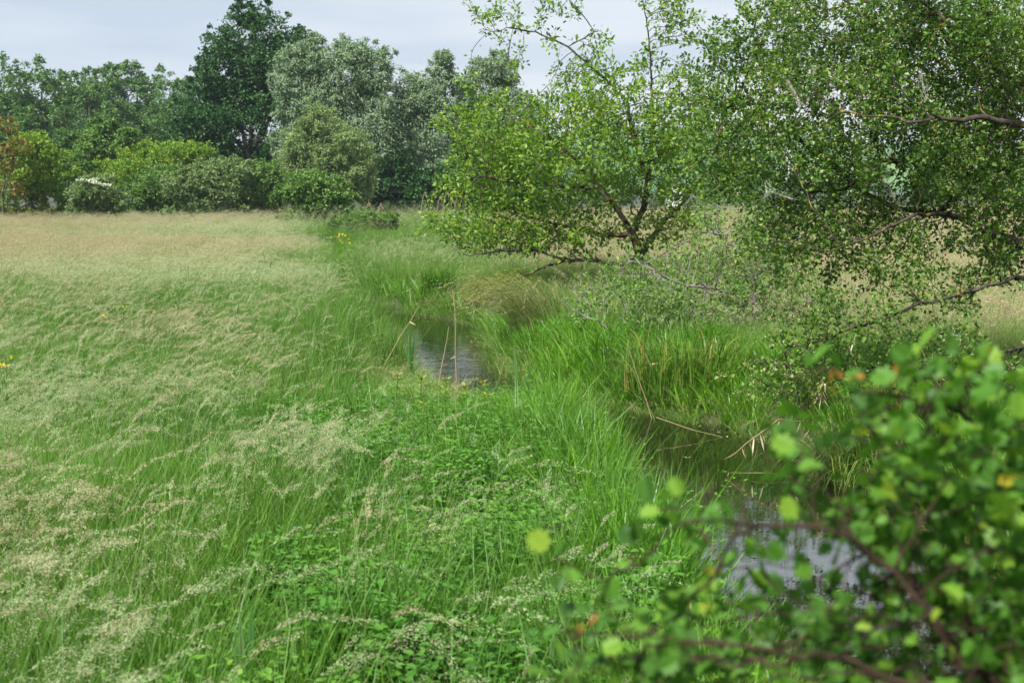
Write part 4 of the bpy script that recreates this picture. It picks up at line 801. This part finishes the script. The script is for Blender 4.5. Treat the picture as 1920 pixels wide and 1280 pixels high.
# reeds with brown plumes at the far side
M_PLU = leaf_mat('brown_plume', [(0, (.30, .20, .12)), (1, (.52, .40, .28))], trans=.25, rough=.9, spec=.05)
for i, (px, py) in enumerate([(795, 364), (812, 362), (824, 372), (836, 362), (848, 378), (858, 366), (866, 372), (876, 376), (690, 382), (712, 384)]):
    tp = at(px, py, 88.0 + (i % 3)); b = np.array([tp[0] - .25, tp[1], .0]); root = empty('plumed_reed', b, 'dry reed with brown feathery plume before the dark thicket under the slim willows' if px > 750 else ('lone plumed dry reed left of the others, nearer the olive willow' if px < 700 else 'lone plumed dry reed between the olive willow and the reed row'), 'reed', 'plumed reeds beyond the meadow')
    mb = MB(); h_ = tp[2]; t = np.linspace(0, 1, 6)[:, None]; path = np.concatenate([t ** 2 * .25, 0 * t, t * h_], 1); mb.tube(path, .012, 4, .7); mb.build('stalk', M_STRAW, root)
    mb = MB(); n = 60; u = rng.random(n); P = np.stack([.25 + .18 * u, rng.normal(0, .03, n), h_ + .10 - .30 * u + rng.normal(0, .03, n)], -1); mb.inst(T_DIAM, P, np.array([[.6, 0, -.6]]) + rnd_dirs(n) * .6, rnd_dirs(n), np.stack([np.full(n, .03), np.full(n, .11), np.full(n, .03)], -1), rng.random(n)); mb.build('plume', M_PLU, root)
# drooping brown sedge tussock leaning over the pool
def tussock(name, px, py, Yd, nbl, h_, lean, w_, mats, label, cat='sedge', heads=0, drop=1.0, spread=.25, sidev=.5):
    b = at(px, py, Yd); b[2] = float(ground_z(b[0], Yd)); mb = MB(); n = nbl; a = rng.uniform(0, 6.28, n); r = spread * np.sqrt(rng.random(n)); B_ = np.stack([np.cos(a) * r, np.sin(a) * r, 0 * a], -1)
    az = np.stack([lean + rng.normal(0, sidev, n), rng.normal(-.15, sidev, n), 0 * a], -1); L_ = h_ * rng.uniform(.6, 1.15, n); t = np.linspace(0, 1, 7)
    path = B_[:, None] + az[:, None] * (t ** 1.5)[None, :, None] * L_[:, None, None] * .8; path[..., 2] = L_[:, None] * (np.sin(t * (1.5 + .9 * drop)) * .62)[None] * rng.uniform(.7, 1.2, n)[:, None]
    mb.ribbon(path, w_ * np.array([.8, 1, 1, .9, .7, .4, .04])[None] * np.ones((n, 1)), norm(rng.normal(size=(n, 3)) * [1, 1, .2]), rng.random(n), 0)
    if heads:
        k_ = rng.choice(n, heads, replace=False)
        for q in k_:
            pp = path[q]; m_ = 26; u = rng.uniform(4.4, 6, m_); i_ = np.minimum(u.astype(int), 5); f = u - i_; P = pp[i_] * (1 - f[:, None]) + pp[i_ + 1] * f[:, None]; tn = norm(pp[i_ + 1] - pp[i_]); mb.inst(T_DIAM, P + rng.normal(0, .006, (m_, 3)), tn + rnd_dirs(m_) * .3, rnd_dirs(m_), np.array([[.006, .022, .006]] * m_), rng.random(m_), 1)
    o = mb.build(name, mats); o.location = b; return tag(o, label, cat)
M_TUS = leaf_mat('drooping_sedge', [(0, (.08, .16, .03)), (.6, (.20, .27, .07)), (1, (.42, .36, .16))], trans=.3, rough=.6)
M_DUR = leaf_mat('weeping_grass', [(0, (.05, .14, .015)), (.6, (.14, .28, .03)), (.85, (.25, .32, .06)), (1, (.46, .30, .10))], trans=.4, rough=.45)
tussock('sedge_tussock', 1010, 700, 21.0, 520, 1.35, -.9, .007, [M_TUS, M_STRAW], 'weeping brown sedge tussock hanging left over the pool', heads=90, drop=.8, spread=.38, sidev=.35)
tussock('sedge_tussock', 1040, 660, 22.5, 300, 1.1, -.7, .007, [M_TUS, M_STRAW], 'smaller brown sedge tussock behind the weeping one', heads=60, drop=.8, spread=.3, sidev=.4)
tussock('sedge_tussock', 1600, 880, 12.4, 520, .85, -.10, .010, [M_DUR, M_STRAW], 'fountain shaped green tussock at the right edge of the dark pool', drop=1.25, spread=.28, sidev=.55)
tussock('sedge_tussock', 1700, 850, 13.0, 420, .9, .0, .010, [M_DUR, M_STRAW], 'green tussock right of the fountain shaped one', drop=1.2, spread=.30, sidev=.55)
tussock('sedge_tussock', 1520, 800, 14.4, 360, .8, 0, .009, [M_DUR, M_STRAW], 'green tussock behind the broken straw stalk', drop=1.1, spread=.25, sidev=.5)
tussock('sedge_tussock', 820, 600, 29.5, 240, .9, .1, .016, [M_SEDGE], 'dark green sedge clump at the head of the pool', drop=.5, spread=.35, sidev=.3)
tussock('sedge_tussock', 1250, 790, 16.4, 420, .85, -.05, .013, [M_DUR, M_STRAW], 'tall dark sedge clump under the thorn bush', drop=.35, spread=.55, sidev=.28)
tussock('sedge_tussock', 1340, 800, 16.0, 340, .80, .1, .013, [M_DUR, M_STRAW], 'tall sedge clump with a yellow iris under the thorn bush', drop=.4, spread=.45, sidev=.3)
# broken dry reed arching over the dark pool
def bent(pts, Yd, lab, leafy=True, r0=.006):
    p = [at(x, y, Yd + dy) for x, y, dy in pts]; mb = MB(); mb.tube(p, np.linspace(r0, r0 * .5, len(p)), 5)
    if leafy:
        n = 26; i_ = rng.integers(0, len(p) - 1, n); f = rng.random(n)[:, None]; P = np.array(p)[i_] * (1 - f) + np.array(p)[i_ + 1] * f; mb.inst(T_OVAL, P, rnd_dirs(n) * .5 + [-.15, 0, -.7], rnd_dirs(n), np.stack([np.full(n, .022), rng.uniform(.07, .17, n), np.full(n, .05)], -1), rng.random(n))
    lone(mb, 'broken_reed', M_STRAW, p[0], lab, 'dry reed', 'broken dry reeds over the pool')
bent([(1540, 815, .2), (1500, 790, 0), (1460, 785, -.1), (1435, 805, -.2), (1400, 830, -.3), (1378, 850, -.3)], 13.2, 'arched straw coloured broken reed with curled leaves over the dark pool')
bent([(1230, 782, .2), (1300, 806, 0), (1350, 818, 0), (1400, 838, -.1), (1460, 864, -.2)], 14.6, 'long broken reed stalk lying low across the dark pool head', False, .0035)
bent([(1362, 905, 0), (1366, 886, 0), (1440, 886, -.1), (1520, 900, -.2), (1600, 930, -.3)], 12.6, 'thin kinked dry reed standing out of the dark water', False, .004)
bent([(1540, 745, 0), (1542, 718, 0), (1548, 705, 0)], 13.4, 'short pale withered leaf left of the red tipped twigs', True, .004)
# yellow flowers
M_FLO = leaf_mat('yellow_petal', [(0, (.70, .50, .01)), (1, (.85, .72, .03))], trans=.3, rough=.6)
flow = [(1340, 710, 16.2, .05, 3, 'yellow iris flower in the tall sedge clump'), (1636, 616, 14.5, .05, 3, 'yellow flower under the long hawthorn limb'), (1612, 622, 14.6, .035, 2, 'small yellow flower beside the one under the hawthorn limb'), (640, 448, 37.0, .16, 9, 'bushy yellow flowering plant beside the far stream'), (1100, 532, 23.5, .05, 2, 'lone yellow flower under the willow bough'),
        (8, 688, 10.5, .035, 4, 'yellow hawkweed at the left edge, nearest the frame'), (20, 680, 10.6, .03, 3, 'yellow hawkweed just right of the one at the left edge'), (193, 592, 14.2, .03, 2, 'small yellow flower in the left meadow, lower of two'), (231, 576, 15.2, .03, 2, 'small yellow flower in the left meadow, upper of two')]
for px, py, Yd, r__, k_, lab in flow:
    if px < 300: Yd = (H - .80) / ((py - 355) / F)
    tp = at(px, py, Yd); b = np.array([tp[0], Yd, float(ground_z(tp[0], Yd))]); root = empty('yellow_flower', b, lab, 'flower', 'yellow flowers'); mb = MB(); fm = MB()
    for q in range(k_):
        e_ = tp + rng.normal(0, r__ * (.9 if k_ > 2 else .4), 3) - b; mb.tube([(0, 0, 0), e_ * .5 + rng.normal(0, .01, 3), e_], .003, 4); n = 11; fm = MB(); fm.inst(T_OVAL, np.repeat(e_[None], n, 0), rnd_dirs(n) + [0, 0, .35], rnd_dirs(n) + [0, -.6, .6], np.full(n, max(.017, r__ * .25)) * rng.uniform(.8, 1.2, n), rng.random(n)); fm.build('flower_head', M_FLO, root)
    mb.build('stem', M_LOO, root)
# yellow green shrub at the bank under the willow bough
M_SPI = leaf_mat('olive_shrub_leaf', [(0, (.12, .17, .02)), (.5, (.24, .28, .04)), (1, (.38, .34, .07))], trans=.35, rough=.5)
far_tree('bank_shrub', [(945, 540, 55, 32), (905, 555, 35, 30), (985, 545, 35, 28), (945, 575, 50, 20)], 27.5, 16000, .036, M_SPI, 'low yellow green shrub on the bank behind the pool', 'bush', 985, .008, clump=.3, wr=.5)
far_tree('bank_shrub', [(690, 418, 52, 22), (645, 425, 34, 18), (730, 415, 28, 16)], 58, 14000, .10, M_BUS, 'green clump of willowherb beside the far stream', 'bush', 690, .03, clump=.3, wr=.4)

# ---------------------------------------------------------------- air
if True:
    me = bpy.data.meshes.new('haze'); x0, x1, y0, y1, z0, z1 = -4200, 4200, -900, 5200, -2.2, 110
    v = [(x, y, z) for z in (z0, z1) for y in (y0, y1) for x in (x0, x1)]
    me.from_pydata(v, [], [(0, 2, 3, 1), (4, 5, 7, 6), (0, 1, 5, 4), (2, 6, 7, 3), (0, 4, 6, 2), (1, 3, 7, 5)]); hz = bpy.data.objects.new('haze', me); COL.objects.link(hz)
    m, t = base_mat('thin_haze'); o_ = t.nodes.new('ShaderNodeOutputMaterial'); pv = t.nodes.new('ShaderNodeVolumePrincipled'); pv.inputs['Color'].default_value = (.78, .88, 1.0, 1); pv.inputs['Density'].default_value = .00022; pv.inputs['Anisotropy'].default_value = .2
    t.links.new(pv.outputs[0], o_.inputs['Volume']); me.materials.append(m); tag(hz, 'thin bluish haze over the far trees', kind='stuff')
